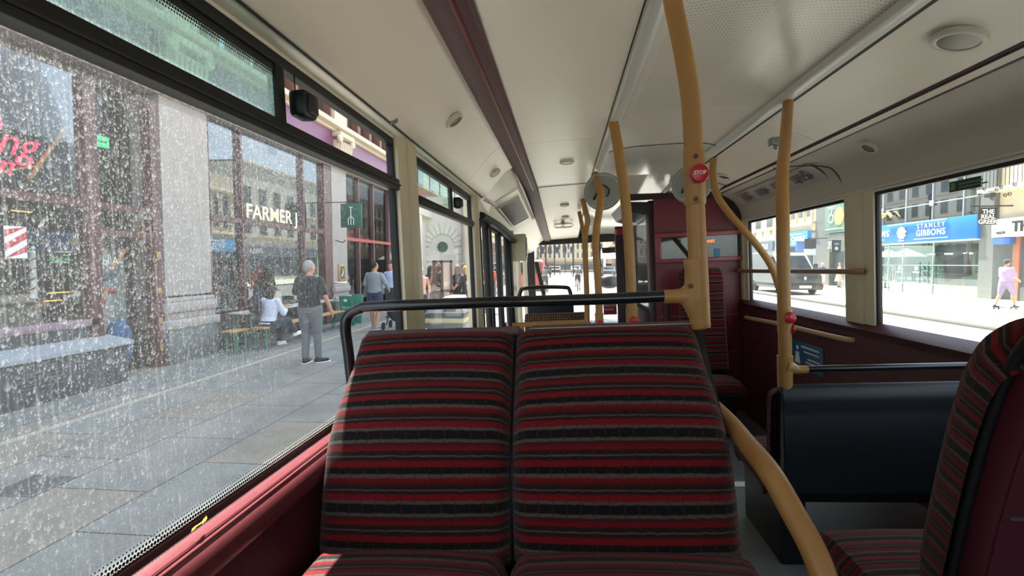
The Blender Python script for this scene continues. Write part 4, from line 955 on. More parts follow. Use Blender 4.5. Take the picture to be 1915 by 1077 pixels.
g = G(); g.box(1.44-.02, 1.47, 4.992, 4.999, z0+.04, z0+.12); obj('blue_label', g, mat('label_blue', '#3c6ea5', .5), gp)
g = G()
for zz in (.66, .30): g.box(.90, 1.69, 5.036, 5.042, zz, zz+.006)
obj('panel_seam', g, mat('seam_rose', '#a8616a', .5), bk)
g = G(); g.box(.94, .99, 5.0, 5.04, .2, .9, bev=.01); obj('side_strip', g, maroon_dk, bk)
# cab structures left of the bulkhead (assault screen, ticket reader, extinguisher shelf)
cab = thing('driver_cab', 'dark purple driver cab wall with cream rimmed shelves and screen glass', 'driver cab', (.8, 6.4, LOW))
cp = mat('cab_purple', '#43303c', .5)
xa = at(1152, 500, 'y', 6.6).x; xb = at(1192, 500, 'y', 6.6).x
obj('door_panel', G().box(xa, xb, 6.55, 6.63, LOW, 1.66, bev=.01), cp, cab)
g = G(); g.box(.80, .90, 5.3, 6.6, LOW, .70, bev=.01); g.box(.84, .90, 5.12, 5.3, LOW, 1.8, bev=.01); obj('side_panel', g, cp, cab)
obj('screen_glass', G().box(.862, .868, 5.3, 6.5, .7, 1.72), glass('cab_screen', '#cfd6d8', .12, dirt=.2, haze=.05), cab)
g = G()
for zz in (.62, .92, 1.16):
    g.box(xb-.02, xb+.24, 6.3, 6.5, zz-.19, zz, bev=.02)
obj('equipment_box', g, mat('cab_dark', '#2b232c', .4), cab)
for zz in (.62, .92, 1.16): obj('shelf_edge', G().box(xb-.03, xb+.25, 6.28, 6.5, zz, zz+.022, bev=.006), mat('shelf_cream', '#c9c3b4', .5), cab)
obj('grey_post', G().tube([(xb+.16, 6.28, .5), (xb+.16, 6.28, 1.6)], .022), steel, cab)
obj('cab_handle', G().tube([(xb-.02, 6.4, 1.18), (xb+.03, 6.33, 1.15), (xb+.03, 6.33, .95), (xb+.05, 6.33, .86)], .009), blackg, cab)
a = at(1152, 435, 'y', 6.5); obj('red_box', G().box(a.x, a.x+.085, 6.46, 6.56, a.z-.03, a.z+.045, bev=.008), mat('red_box', '#b3303e', .4), cab)
g = G(); a = at(1166, 462, 'y', 6.52); g.box(a.x-.03, a.x+.05, 6.52, 6.56, a.z-.09, a.z+.09, bev=.01); obj('ticket_window', g, blackp, cab)
obj('wing_glass_arm', G().tube([at(1208, 383, 'y', 5.2), at(1216, 410, 'y', 5.2), at(1226, 442, 'y', 5.1)], .010), rail_al, cab)
obj('roof_valance', G().prism([(.60, 1.80), (.90, 1.78), (.90, 1.70), (.80, 1.66), (.66, 1.70)], 5.1, 6.4), mat('maroon_black', ''), cab)
wp = thing('welcome_poster', 'red poster reading WELCOME low beside the windscreen', 'poster', at(1142, 580, 'y', 6.6))
a, b = at(1128, 566, 'y', 6.55), at(1154, 588, 'y', 6.55)
obj('sheet', G().box(a.x, b.x, 6.55, 6.56, b.z, a.z), mat('poster_red', '#b02a3c', .5), wp)
text('poster_lettering', 'WELCOME', whitem, wp, wallM(((a.x+b.x)/2, 6.548, a.z-.05), '-y'), size=.04, ext=.001, bold=.0005)
text('poster_lettering', 'ABOARD', whitem, wp, wallM(((a.x+b.x)/2-.02, 6.548, a.z-.10), '-y'), size=.032, ext=.001)
# ---- front end
mon = thing('cctv_monitor', 'cream monitor box hanging from the left above the entrance', 'monitor', (-.5, 5.8, 1.3))
for zz in (1.33, 1.53): obj('screw', G().lathe([(.008, 0), (.008, .003), (.003, .004)], (-.575, 5.70, zz), (0, -1, 0), seg=10), steel, mon)
a, b = at(957, 428, 'y', 6.3), at(985, 482, 'y', 6.3)
obj('housing', G().box(-.605, -.42, 5.7, 5.86, 1.27, 1.575, bev=.01), cream_w, mon)
obj('bracket', G().box(-.59, -.56, 5.72, 5.84, 1.56, 1.62, bev=.005), cream_w, mon)
obj('screen', G().box(-.425, -.412, 5.72, 5.84, 1.31, 1.54, bev=.003), mat('monitor_screen', '#3a342f', .2), mon)
ws = sempty('window_7')
zt = at(1060, 456, 'y', YF).z; xl_, xr_ = at(1000, 500, 'y', YF).x, 1.55
g = G(); g.box(-.66, xl_, YF-.05, YF+.05, LOW, 1.70); g.box(-.66, 1.76, YF-.03, YF+.05, LOW, .02); g.box(-.70, 1.78, YF-.06, YF+.05, zt, 2.05)
a = at(1119, 520, 'y', YF); g.box(a.x-.05, a.x+.055, YF-.04, YF+.03, 0, zt); g.box(1.5, 1.76, YF-.05, YF+.05, LOW, 1.7)
struct('window_frame', g, blackr, ws)
struct('pane', G().quad((xl_, YF, 0), (1.5, YF, 0), (1.5, YF, zt), (xl_, YF, zt)), G_CLEAR, ws, smooth=False)
g = G(); g.tube([at(1003, 490, 'y', YF-.1), at(1010, 520, 'y', YF-.12), at(1022, 575, 'y', YF-.14)], .035); struct('wiper_pillar', g, blackr, ws)
db = thing('dashboard', 'dark dashboard shelf with a pale ribbed top below the windscreen', 'dashboard', (.1, 8.7, LOW))
obj('body', G().box(-.60, 1.55, 8.35, 9.05, LOW, .22, bev=.03), blackp, db)
g = G(); g.box(-.2, .55, 8.25, 8.7, .22, .25, bev=.01)
for k in range(9): g.tube([(-.1+k*.07, 8.27, .262), (-.06+k*.07, 8.65, .262)], .008, seg=6, smooth=False)
obj('ribbed_tray', g, mat('tray_pale', '#9fb0b8', .5), db)
a = at(1138, 590, 'y', 8.2)
m1 = thing('wing_mirror', 'dark round wing mirror seen through the windscreen on the right', 'mirror', at(1145, 527, 'y', 9.6)); c = at(1140, 527, 'y', 9.6)
obj('housing', G().sphere(c, .16, (1.3, .5, .8)), blackp, m1); obj('arm', G().tube([c, c+Vector((.3, -.1, .05)), Vector((1.30, 9.4, 1.05)), Vector((1.56, 9.19, 1.1))], .02), blackp, m1)
sv = thing('sun_blind', 'dark folded sun blind at the top of the cab windscreen', 'sun blind', at(1138, 468, 'y', 9.0))
c = at(1139, 468, 'y', 9.0); obj('flap', G().box(c.x-.12, c.x+.16, 8.98, 9.0, c.z-.05, c.z+.05, bev=.005), blackp, sv)
# =====================================================================  THE STREET
FR = FR_STREET
GP, GR_ = -.48, -.60
LX, RX = -6.8, 19.4
stone = mat('stone_pink_grey', '#a39a94', .75, nscale=3, noise_amt=.14, bump=.3, bscale=40)
stone_d = mat('stone_plinth', '#6f7472', .5, nscale=9, noise_amt=.25)
green_st = mat('marble_green', '#41584f', .25, nscale=7, noise_amt=.45)
creamst = mat('cream_stone', '#cfc3ac', .8, nscale=2, noise_amt=.1, bump=.2, bscale=30)
white_st = mat('white_stone', '#cbc8bd', .8, nscale=2, noise_amt=.08, bump=.2, bscale=30)
dkred = mat('shopfront_dark_red', '#54282c', .4, nscale=4, noise_amt=.1)
purple = mat('purple_fascia', '#7a4668', .4, nscale=3, noise_amt=.06)
brick = mat('red_brick', '#9a5a4a', .85, nscale=14, noise_amt=.2)
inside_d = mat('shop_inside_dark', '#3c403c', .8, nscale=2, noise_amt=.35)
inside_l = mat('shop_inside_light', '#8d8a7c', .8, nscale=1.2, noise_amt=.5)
wood = mat('bench_wood', '#b58a56', .6, nscale=12, noise_amt=.2)
green = mat('green_metal', '#3f8068', .45, noise_amt=.08)
asph = mat('asphalt', '#83807b', .8, nscale=3, noise_amt=.1, bump=.4, bscale=120)
# ground
def slab(name, poly, z, m, th=.1):
    g = G(); g.prism(poly, z-th, z, axis='z'); return struct(name, g, m, smooth=False)
PAV = paving()
slab('pavement_left', [(-7.3, -14), (-1.0, -14), (-1.0, 19.5), (-3.2, 21), (-3.2, 118), (-7.3, 118)], GP, PAV, .2)
slab('pavement_right', [(11.4, -20), (20.5, -20), (20.5, 118), (11.4, 118)], GP, mat('pavement_pale', '#cdc5b6', .8, nscale=1.5, noise_amt=.1, bump=.2, bscale=30), .2)
slab('road', [(-3.6, -20), (11.6, -20), (11.6, 140), (-3.6, 140)], GR_, asph, .05)
g = G(); g.box(11.25, 11.55, -20, 118, GR_, GP+.012, bev=.02); struct('kerb_right', g, mat('kerb_stone', '#8f8b84', .8))
g = G(); g.box(-1.18, -1.0, -14, 19.5, GR_, GP+.006, bev=.01); struct('kerb_left', g, MC['kerb_stone'])
g = G(); g.box(9.9, 10.0, -20, 118, GR_, GR_+.004); g.box(9.6, 9.68, -20, 118, GR_, GR_+.004); struct('road_marking', g, mat('road_line_yellow', '#b3a98e', .7))
g = G(); g.box(-6.35, -5.75, -6, 30, GP, GP+.006); struct('pavement_setts', g, mat('setts', '#6f7473', .8, nscale=9, noise_amt=.45, bump=1.0, bscale=18))
struct('pavement_edging', G().box(-5.42, -5.30, -6, 30, GP, GP+.005), mat('edging_pale', '#a09c90', .8, nscale=6, noise_amt=.15))
t = thing('cover_plate', 'dark metal cover plate let into the pavement at the lower left', 'cover plate', (-4.0, 3.42, GP)); 
obj('plate', G().box(-4.28, -3.92, 3.30, 3.62, GP, GP+.006, bev=.003), mat('cover_metal', '#4f5557', .6, nscale=80, noise_amt=.5), t)
obj('rim', G().tube([(-4.29, 3.29, GP+.004), (-3.91, 3.29, GP+.004), (-3.91, 3.63, GP+.004), (-4.29, 3.63, GP+.004), (-4.29, 3.29, GP+.004)], .008, smooth=False, seg=6), steel, t)

def B_(x0, x1, y0, y1, z0, z1, bev=0): return G().box(x0, x1, y0, y1, z0, z1, bev)
def grow(*boxes):
    g = G()
    for b in boxes: g.box(*b)
    return g
# ---- left building with two shops
bl = thing('corner_building', 'pink grey stone building with a purple fascia and shops at street level on the left', 'building', (LX, 8, GP))
def pier(y0, y1, x=LX, top=4.1, base=stone_d, par=bl):
    g = G(); g.box(x-.5, x+.06, y0, y1, .70, top); obj('pier', g, stone, par)
    g = G(); g.box(x-.5, x+.10, y0-.03, y1+.03, .58, .66, .02); g.box(x-.5, x+.14, y0-.06, y1+.06, .40, .58, .03); g.box(x-.5, x+.09, y0-.02, y1+.02, .28, .40, .01); g.box(x-.5, x+.17, y0-.08, y1+.08, .12, .28, .03); obj('pier_moulding', g, stone, par)
    g = G(); g.box(x-.5, x+.13, y0-.04, y1+.04, GP, .14, .01); obj('pier_plinth', g, base, par)
pier(7.98, 9.12); pier(14.3, 15.3, base=green_st); pier(2.0, 2.7)
g = G()                                                             # dark red frames
for y in (6.62, ): g.box(LX-.12, LX+.05, y, y+.2, GP, 3.9)
g.box(LX-.12, LX+.05, 7.78, 7.96, GP, 3.9); g.box(LX-.12, LX+.04, 2.7, 7.96, 2.06, 2.16); g.box(LX-.12, LX+.05, 6.8, 7.8, 1.66, 1.76)
for y in (9.13, 10.16, 12.72): g.box(LX-.10, LX+.03, y, y+.07, GP, 4.1)
g.box(LX-.12, LX+.05, 13.85, 14.3, GP, 4.1); g.box(LX-.12, LX+.03, 9.12, 13.9, 2.10, 2.20)
g.box(LX-.10, LX+.02, 9.12, 13.9, .14, .22)
obj('shopfront_frame', g, dkred, bl)
g = G(); g.box(LX-.2, LX+.05, 2.7, 6.75, .36, .46, .01); obj('window_sill', g, mat('sill_mauve', '#8c7580', .5), bl)
obj('stall_riser', grow((LX-.12, LX+.02, 2.7, 6.7, GP, .38)), mat('riser_dark', '#3b4143', .6), bl); g = G(); g.box(LX-.12, LX-.01, 9.12, 13.85, GP, .16); obj('stall_riser', g, mat('riser_dark', '#3b4143', .6), bl)
g = G(); g.quad((LX-.03, 2.7, .44), (LX-.03, 6.65, .44), (LX-.03, 6.65, 3.9), (LX-.03, 2.7, 3.9)); obj('shop_window', g, G_SHOP, bl, smooth=False)
g = G(); g.quad((LX-.06, 9.15, .2), (LX-.06, 13.9, .2), (LX-.06, 13.9, 4.1), (LX-.06, 9.15, 4.1)); obj('shop_window', g, G_SHOP, bl, smooth=False)
g = G(); g.quad((LX-.4, 6.85, 1.7), (LX-.4, 7.8, 1.7), (LX-.4, 7.8, 3.9), (LX-.4, 6.85, 3.9)); obj('shop_window', g, G_SHOP, bl, smooth=False)
# upper storey
g = G(); g.box(LX-.5, LX+.10, -4, 21.5, 4.08, 4.24); g.box(LX-.5, LX+.2, -4, 21.5, 4.24, 4.36, .03)
for k in range(120): g.box(LX+.08, LX+.17, -3.6+k*.21, -3.5+k*.21, 4.10, 4.22)
obj('frieze', g, stone, bl)
obj('fascia', B_(LX-.5, LX+.06, -4, 21.5, 4.36, 5.12), purple, bl)
g = G(); g.box(LX-.5, LX+.16, -4, 21.5, 5.12, 5.2, .02); g.box(LX-.5, LX+.34, -4, 21.5, 5.2, 5.34, .04); g.box(LX-.5, LX+.22, -4, 21.5, 5.34, 5.42, .02); g.box(LX-.5, LX+.10, -4, 21.5, 4.36, 4.41, .01); obj('cornice', g, creamst, bl)
for yc in (8.5, 14.9, 1.9, 20.9):
    g = G(); g.box(LX-.1, LX+.24, yc-.42, yc+.42, 4.36, 4.9, .03)
    for k in range(7): g.tube([(LX+.24, yc-.36+k*.12, 4.42), (LX+.27, yc-.36+k*.12, 4.7), (LX+.30, yc-.36+k*.12, 4.84)], .035, seg=8)
    g.lathe([(.10, -.05), (.12, 0), (.10, .05)], (LX+.28, yc-.44, 4.92), (1, 0, 0), seg=16); g.lathe([(.10, -.05), (.12, 0), (.10, .05)], (LX+.28, yc+.44, 4.92), (1, 0, 0), seg=16)
    g.box(LX-.1, LX+.34, yc-.48, yc+.48, 4.98, 5.12, .02); obj('capital', g, creamst, bl)
    g = G(); g.box(LX-.1, LX+.12, yc-.42, yc+.42, 5.42, 9.4); g.box(LX, LX+.2, yc-.3, yc+.3, 5.9, 6.5, .03); obj('upper_pier', g, creamst, bl)
    g = G(); g.tube([(LX+.2, yc-.2, 6.0), (LX+.24, yc-.1, 6.3), (LX+.24, yc+.1, 6.3), (LX+.2, yc+.2, 6.0)], .05); obj('carved_panel', g, brick, bl)
g = G(); g.quad((LX-.2, -4, 5.4), (LX-.2, 21.5, 5.4), (LX-.2, 21.5, 9.3), (LX-.2, -4, 9.3)); obj('upper_window', g, G_SKYW, bl, smooth=False)
g = G()
for k in range(26):
    y = -3.6+k*1.0
    g.box(LX-.25, LX+.02, y, y+.22, 5.42, 9.4)
g.box(LX-.25, LX+.02, -4, 21.5, 5.42, 5.55); g.box(LX-.25, LX+.02, -4, 21.5, 7.8, 7.95); obj('upper_window_frame', g, mat('timber_brown', '#7c5040', .6), bl)
g = G(); g.box(LX-.6, LX-.45, -4, 21.5, 4.2, 9.4); g.box(LX-.6, LX+.3, -4, 21.5, 9.3, 9.7, .03); obj('upper_wall', g, creamst, bl)
g = G(); g.box(-12, LX-.05, -8, 21.5, 23.8, 24); g.box(-12.1, -12, -8, 21.5, GP, 24); g.box(LX-.5, LX-.3, -8, 21.5, 9.4, 24); obj('roof', g, MC['roof_outside'] if False else stone_d, bl)  # unseen upper block, added so the building shades the pavement
# shop insides (rooms behind the glass)
rm = thing('shop_room', 'dim room behind the rain spotted shop window with pale back wall', 'shop interior', (-8.5, 5, GP))
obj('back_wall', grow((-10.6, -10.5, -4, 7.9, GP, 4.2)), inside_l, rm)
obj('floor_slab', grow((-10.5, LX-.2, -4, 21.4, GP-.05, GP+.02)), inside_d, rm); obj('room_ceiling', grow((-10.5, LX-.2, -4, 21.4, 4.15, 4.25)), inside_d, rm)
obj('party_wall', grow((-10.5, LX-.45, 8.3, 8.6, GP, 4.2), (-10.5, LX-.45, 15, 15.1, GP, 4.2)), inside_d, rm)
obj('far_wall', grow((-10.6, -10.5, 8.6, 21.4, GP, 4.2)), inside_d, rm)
g = G()
for k in range(9):
    y = 9.4+k*.55; hh = random.uniform(.6, 1.6); g.box(-10.4, -10.0, y, y+.4, .8, .8+hh*.5); g.box(-10.1, -9.8, y-.05, y+.45, 1.7, 1.7+hh*.4)
obj('wall_shelving', g, mat('shelf_warm', '#7a6a52', .7, nscale=5, noise_amt=.4), rm)
g = G(); g.box(-9.8, -9.1, 9.2, 13.6, GP, .55); obj('serving_counter', g, mat('counter_pale', '#8e9289', .6), rm)
# shop door
sd_ = thing('shop_door', 'dark framed shop door with pale poster and blue notice between window and stone pier', 'door', (LX-.35, 7.35, GP))
g = G(); g.box(LX-.42, LX-.34, 6.85, 7.0, GP, 1.66); g.box(LX-.42, LX-.34, 7.66, 7.8, GP, 1.66); g.box(LX-.42, LX-.34, 6.85, 7.8, 1.5, 1.68); g.box(LX-.42, LX-.34, 6.85, 7.8, GP, -.1); obj('leaf_frame', g, mat('door_dark', '#33292c', .5), sd_)
obj('glazing', grow((LX-.40, LX-.38, 7.0, 7.66, -.1, 1.5)), mat('door_glazing', '#8c9590', .2, nscale=3, noise_amt=.3), sd_)
g = G(); g.box(LX-.375, LX-.37, 7.12, 7.5, .98, 1.1); obj('blue_sticker', g, mat('sticker_blue', '#3c5570', .5), sd_)
g = G(); g.box(LX-.375, LX-.37, 7.14, 7.26, .72, .84); g.box(LX-.375, LX-.37, 7.34, 7.48, .78, .86); g.box(LX-.375, LX-.37, 7.2, 7.3, .60, .68); obj('red_sticker', g, mat('sticker_red', '#a02c3a', .5), sd_)
g = G()
for zz in (1.35, .75, .25, -.2): g.box(LX+.045, LX+.06, 7.82, 7.9, zz, zz+.10, .004)
obj('brass_plate', g, mat('brass', '#b58a4a', .4, .3), sd_)
bb_ = single('blue_bin_bag', G().sphere((LX-.1, 7.2, .0), .3, (.45, .75, 1.35)), mat('blue_cloth', '#2c5378', .7, bump=.6, bscale=8), 'blue sack standing in the shop doorway', 'sack', (LX-.1, 7.2, GP))
# red script neon, green exit sign, striped poster, barber pole, wooden diagonals
neon = mat('neon_red', '#d01830', .4, emit='#ff2038', estr=2.0)
ns = thing('neon_sign', 'red neon script lettering glowing inside the left shop window', 'neon sign', (LX-.25, 5.85, 2.6))
text('neon_lettering', 'ing', neon, ns, wallM((LX-.3, 5.93, 2.66), '+x'), size=.52, ext=.01, shear=.4, bold=-.004)
text('neon_lettering', 'm', neon, ns, wallM((LX-.3, 5.80, 2.40), '+x'), size=.36, ext=.01, shear=.4)
obj('curl', G().tube([(LX-.3, 5.72, 2.98), (LX-.3, 5.78, 3.08), (LX-.3, 5.84, 3.02), (LX-.3, 5.78, 2.93), (LX-.3, 5.66, 2.86)], .012), neon, ns)
ex = thing('exit_sign', 'green lit emergency exit sign high in the left shop', 'sign', (LX-.8, 7.6, 3.2))
obj('panel', grow((LX-.9, LX-.85, 7.45, 7.95, 3.2, 3.38)), mat('exit_green', '#2fae7a', .5, emit='#30c080', estr=.8), ex)
g = G(); g.box(LX-.85, LX-.845, 7.50, 7.62, 3.24, 3.33); g.box(LX-.85, LX-.845, 7.68, 7.90, 3.27, 3.30); obj('pictogram', g, whitem, ex)
sp = thing('striped_poster', 'red and white diagonal striped poster in the shop window at the far left', 'poster', (LX-.02, 5.68, 1.5))
obj('sheet', grow((LX-.02, LX-.01, 5.57, 5.83, 1.32, 1.72)), whitem, sp)
g = G()
for k in range(3):
    z = 1.24+k*.17; lo = lambda y, zz: (LX-.008, y, min(1.72, max(1.32, zz)))
    g.bm.faces.new([g.bm.verts.new(q) for q in (lo(5.57, z), lo(5.83, z+.16), lo(5.83, z+.25), lo(5.57, z+.09))])
obj('stripes', g, mat('stripe_red', '#c22b3a', .5), sp, smooth=False)
bp_ = thing('barber_pole', 'small red and white barber pole inside the left shop window', 'barber pole', (LX-.12, 5.98, .78))
obj('tube', G().tube([(LX-.12, 5.98, .80), (LX-.12, 5.98, 1.42)], .035, smooth=False), whitem, bp_)
obj('spiral', G().tube([(LX-.12+.034*math.cos(k*.8), 5.98+.034*math.sin(k*.8), .82+k*.016) for k in range(37)], .011, seg=6), MC['stripe_red'], bp_)
obj('cap', G().sphere((LX-.12, 5.98, 1.45), .045), chrome, bp_)
wb = mat('beam_orange', '#c98a52', .5)
for i, (a, b, lab) in enumerate((((55, 335), (122, 240), 'upper wooden diagonal beam beside the red neon script'), ((0, 322), (72, 310), 'slim wooden bar sloping under the red neon script'), ((207, 502), (235, 467), 'short wooden diagonal beam above the shop door poster'), ((256, 432), (284, 398), 'wooden diagonal beam near the stone pier above the door'), ((138, 640), (200, 540), 'lower wooden diagonal beam beside the door frame'))):
    A, Bq = at(*a, 'x', LX-.25), at(*b, 'x', LX-.25)
    single('wooden_beam', G().tube([A, Bq], .028 if i != 1 else .014, smooth=False, seg=8), wb, lab, 'beam', A)
for i, (px, py, w) in enumerate(((40, 395, .32), (110, 547, .4), (100, 562, .3))):
    A = at(px, py, 'x', LX-.35); single('strip_lamp', G().tube([A-Vector((0, w*.4, 0)), A+Vector((0, w*.4, 0))], .008, smooth=False, seg=8), mat('warm_strip', '#e0a850', .5, emit='#ffb850', estr=.8), ['thin warm strip lamp above the striped poster', 'upper of two warm strip lamps low in the left shop', 'lower of two warm strip lamps low in the left shop'][i], 'strip lamp', A)
mv = thing('reflected_lettering', 'mirror written Allday lettering painted as a reflection on the left shop glass', 'lettering', (LX-.02, 6.7, 1.22))  # flat letters painted in place of the opposite shop's reflection
def mirM(y, z): M = wallM((LX-.015, y, z), '+x'); return M @ Matrix.Diagonal((-1, 1, 1, 1))
text('white_letters', 'Allday', mat('reflection_white', '#c9d2cc', .5), mv, mirM(6.95, 1.24), size=.17, ext=.001)
text('green_letters', 'East', mat('reflection_green', '#4fa060', .5), mv, mirM(6.25, 1.26), size=.17, ext=.001)
# grey ledge box in front
lb_ = thing('stall_box', 'dark grey stall box with a pale sloping top and vent under the left shop window', 'stall box', (-6.65, 5, GP))
obj('body', G().box(-6.78, -6.42, -3, 6.85, GP, .10, .01), mat('box_grey', '#41484d', .55, nscale=5, noise_amt=.1), lb_)
obj('top', G().prism([(-6.80, .16), (-6.80, .20), (-6.36, .12), (-6.36, .07)], -3, 6.9), mat('box_top', '#9aa0a6', .5), lb_)
g = G()
for k in range(5): g.box(-6.43, -6.405, 5.35, 5.85, -.27+k*.045, -.25+k*.045)
obj('vent', g, MC['cover_metal'], lb_)
# ---- FARMER J lettering
fj = thing('fascia_lettering', 'cream FARMER J letters on the shop transom', 'sign', (LX+.05, 11.4, 2.3))
text('letters', 'FARMER J', mat('letter_cream', '#f0e2b8', .5, emit='#f5e2b0', estr=.22), fj, wallM((LX+.06, 11.30, 2.24), '+x'), size=.44, ext=.004, bold=.004, cond=1.16)  # faint glow put into the cream so the letters read in shade
pl = thing('pier_lettering', 'faint pale letters cut into the stone pier', 'lettering', (LX+.1, 8.5, 1.05))
text('letters', 'CEREAL', mat('letter_stone', '#c4bcb4', .7), pl, wallM((LX+.062, 8.52, .96), '+x'), size=.17, ext=.004)
# hanging fork sign
hs = thing('hanging_sign', 'green hanging sign with a white garden fork emblem', 'sign', (-6.2, 13.6, 2.9))
c0, c1 = at(637, 381, 'y', 14.0), at(677, 425, 'y', 14.0)
obj('board', G().box(c0.x, c1.x, 13.98, 14.03, c1.z, c0.z, .006), mat('sign_green', '#1f5a48', .5), hs)
obj('arm', G().tube([(LX, 14.0, c0.z+.04), (c1.x, 14.0, c0.z+.04)], .014, smooth=False), blackp, hs)
cx, zt = (c0.x+c1.x)/2, c0.z-.08
g = G(); yy = 13.965
g.tube([(cx-.05, yy, zt-.02), (cx, yy, zt-.03), (cx+.05, yy, zt-.02)], .012, seg=8); g.tube([(cx, yy, zt-.03), (cx, yy, zt-.30)], .012, smooth=False, seg=8)
g.tube([(cx-.075, yy, zt-.52), (cx-.075, yy, zt-.36), (cx, yy, zt-.30), (cx+.075, yy, zt-.36), (cx+.075, yy, zt-.52)], .011, seg=8); g.tube([(cx, yy, zt-.3), (cx, yy, zt-.52)], .011, smooth=False, seg=8)
obj('fork_emblem', g, whitem, hs)
# framed menu on second pier, its lamp hook
mf = thing('framed_menu', 'small gold framed menu on the second stone pier', 'menu', (LX+.08, 14.9, .7))
obj('frame', G().box(LX+.06, LX+.10, 14.62, 15.05, .72, 1.24, .01), mat('gold_frame', '#b8913f', .4, .3), mf); obj('sheet', G().box(LX+.10, LX+.104, 14.69, 14.98, .79, 1.17), mat('menu_dark', '#39423f', .5), mf)
g = G(); g.tube([(LX+.107, 14.76, .86), (LX+.107, 14.86, 1.0), (LX+.107, 14.80, 1.1)], .02, seg=6); obj('drawing', g, whitem, mf)
single('wall_hook', G().tube([(LX+.05, 14.5, 1.95), (LX+.3, 14.45, 1.88), (LX+.38, 14.45, 1.95)], .015), blackp, 'small black iron hook on the pier under the green hanging sign', 'hook', (LX+.05, 14.5, 1.95))
# ---- third shop
g = G(); g.quad((LX-.06, 15.3, .1), (LX-.06, 20.5, .1), (LX-.06, 20.5, 4.1), (LX-.06, 15.3, 4.1)); obj('shop_window', g, G_SHOP, bl, smooth=False)
g = G()
for y in (16.3, 17.6, 19.2, 20.5): g.box(LX-.1, LX+.04, y, y+.08, GP, 4.1)
obj('shopfront_frame', g, mat('frame_mauve', '#6d4a4c', .5), bl)
obj('red_transom', grow((LX-.1, LX+.05, 15.3, 20.5, 1.98, 2.08)), mat('transom_red', '#a8443c', .5), bl)
g = G(); g.prism([(LX-2.6, 2.9), (LX-1.0, 2.25), (LX-1.0, 2.2), (LX-2.6, 2.85)], 15.6, 20.3); obj('canopy_reflection', g, mat('reflection_red', '#b0392f', .6), bl)  # red sheet behind the glass, painted stand-in for an awning's reflection
pier(20.6, 21.4)
# ---- furniture outside FARMER J
def bench(label, y0, y1, x, zt, w, m, name='bench', grp=None):
    t = thing(name, label, name.replace('_', ' '), (x, (y0+y1)/2, GP))
    obj('seat_board' if name == 'bench' else 'table_top', G().box(x-w/2, x+w/2, y0, y1, zt-.035, zt, .008), m, t)
    for y in (y0+.12, y1-.12):
        g = G(); g.tube([(x-w/2+.02, y, GP), (x-w/2+.03, y, zt-.05), (x+w/2-.03, y, zt-.05), (x+w/2-.02, y, GP)], .018, seg=8, smooth=False); g.tube([(x-w/2+.03, y, GP+.2), (x+w/2-.03, y, GP+.2)], .012, seg=8, smooth=False); obj('leg_frame', g, green, t)
    return t
bench('long wooden bench with green metal legs where the seated person sits', 9.45, 13.2, -6.05, -.02, .28, wood)
bench('pale topped cafe table with green legs against the FARMER J window', 9.5, 13.3, -6.47, .27, .42, mat('table_pale', '#b9bcb6', .4), name='cafe_table')
bench('short wooden bench at the left end of the cafe table', 8.9, 9.4, -6.3, -.02, .26, wood)
def cup(label, c, col, r=.035, hh=.12, glassy=False):
    t = thing('cup', label, 'cup', c); obj('cup_body', G().lathe([(r*.75, 0), (r, hh), (r*.92, hh), (r*.7, .01)], c, seg=14), mat('cup_'+col.lstrip('#'), col, .4), t)
    obj('cup_lid', G().lathe([(r*1.05, hh), (r*1.05, hh+.012), (r*.5, hh+.02)], c, seg=14), whitem, t)
cup('amber drink cup on the cafe table in front of the seated person', Vector((-6.42, 10.55, .27)), '#b56a3a'); cup('small brown cup beside the amber drink', Vector((-6.45, 10.75, .27)), '#6d4532', .03, .08)
single('wooden_tray', G().lathe([(.14, 0), (.15, .012), (.13, .008)], (-6.42, 11.15, .27), seg=20), wood, 'round wooden tray on the cafe table', 'tray', (-6.42, 11.15, .27))
# sandwich board
ab = thing('sandwich_board', 'green chalk sandwich board on the pavement by the second pier', 'sandwich board', (-6.0, 13.9, GP))
c = Vector((-6.02, 13.9, GP))
for s, nm in ((-1, 'front_leaf'), (1, 'rear_leaf')):
    M = Matrix.Translation(c) @ Matrix.Rotation(math.radians(-14*s), 4, 'X') 
    g = G(); g.box(-.18, .18, -.015+.22*s, .015+.22*s, .0, .92, .008, M=M); lf = obj(nm, g, green, ab)
    if s == -1:
        obj('chalk_panel', G().box(-.14, .14, -.245, -.236, .12, .84, M=M), mat('chalk_green', '#2f9272', .5), ab)
        text('lettering', 'FRESH', whitem, ab, M @ wallM((0, -.247, .56), '-y'), size=.09, ext=.001); text('lettering', 'START', whitem, ab, M @ wallM((0, -.247, .46), '-y'), size=.09, ext=.001)
        obj('drawing', G().sphere(M @ Vector((0, -.247, .8)), .06, (1, .1, .8)), whitem, ab); obj('drawing', G().sphere(M @ Vector((-.02, -.247, .27)), .10, (1, .08, .9)), mat('print_yellow', '#c9c27a', .5), ab)
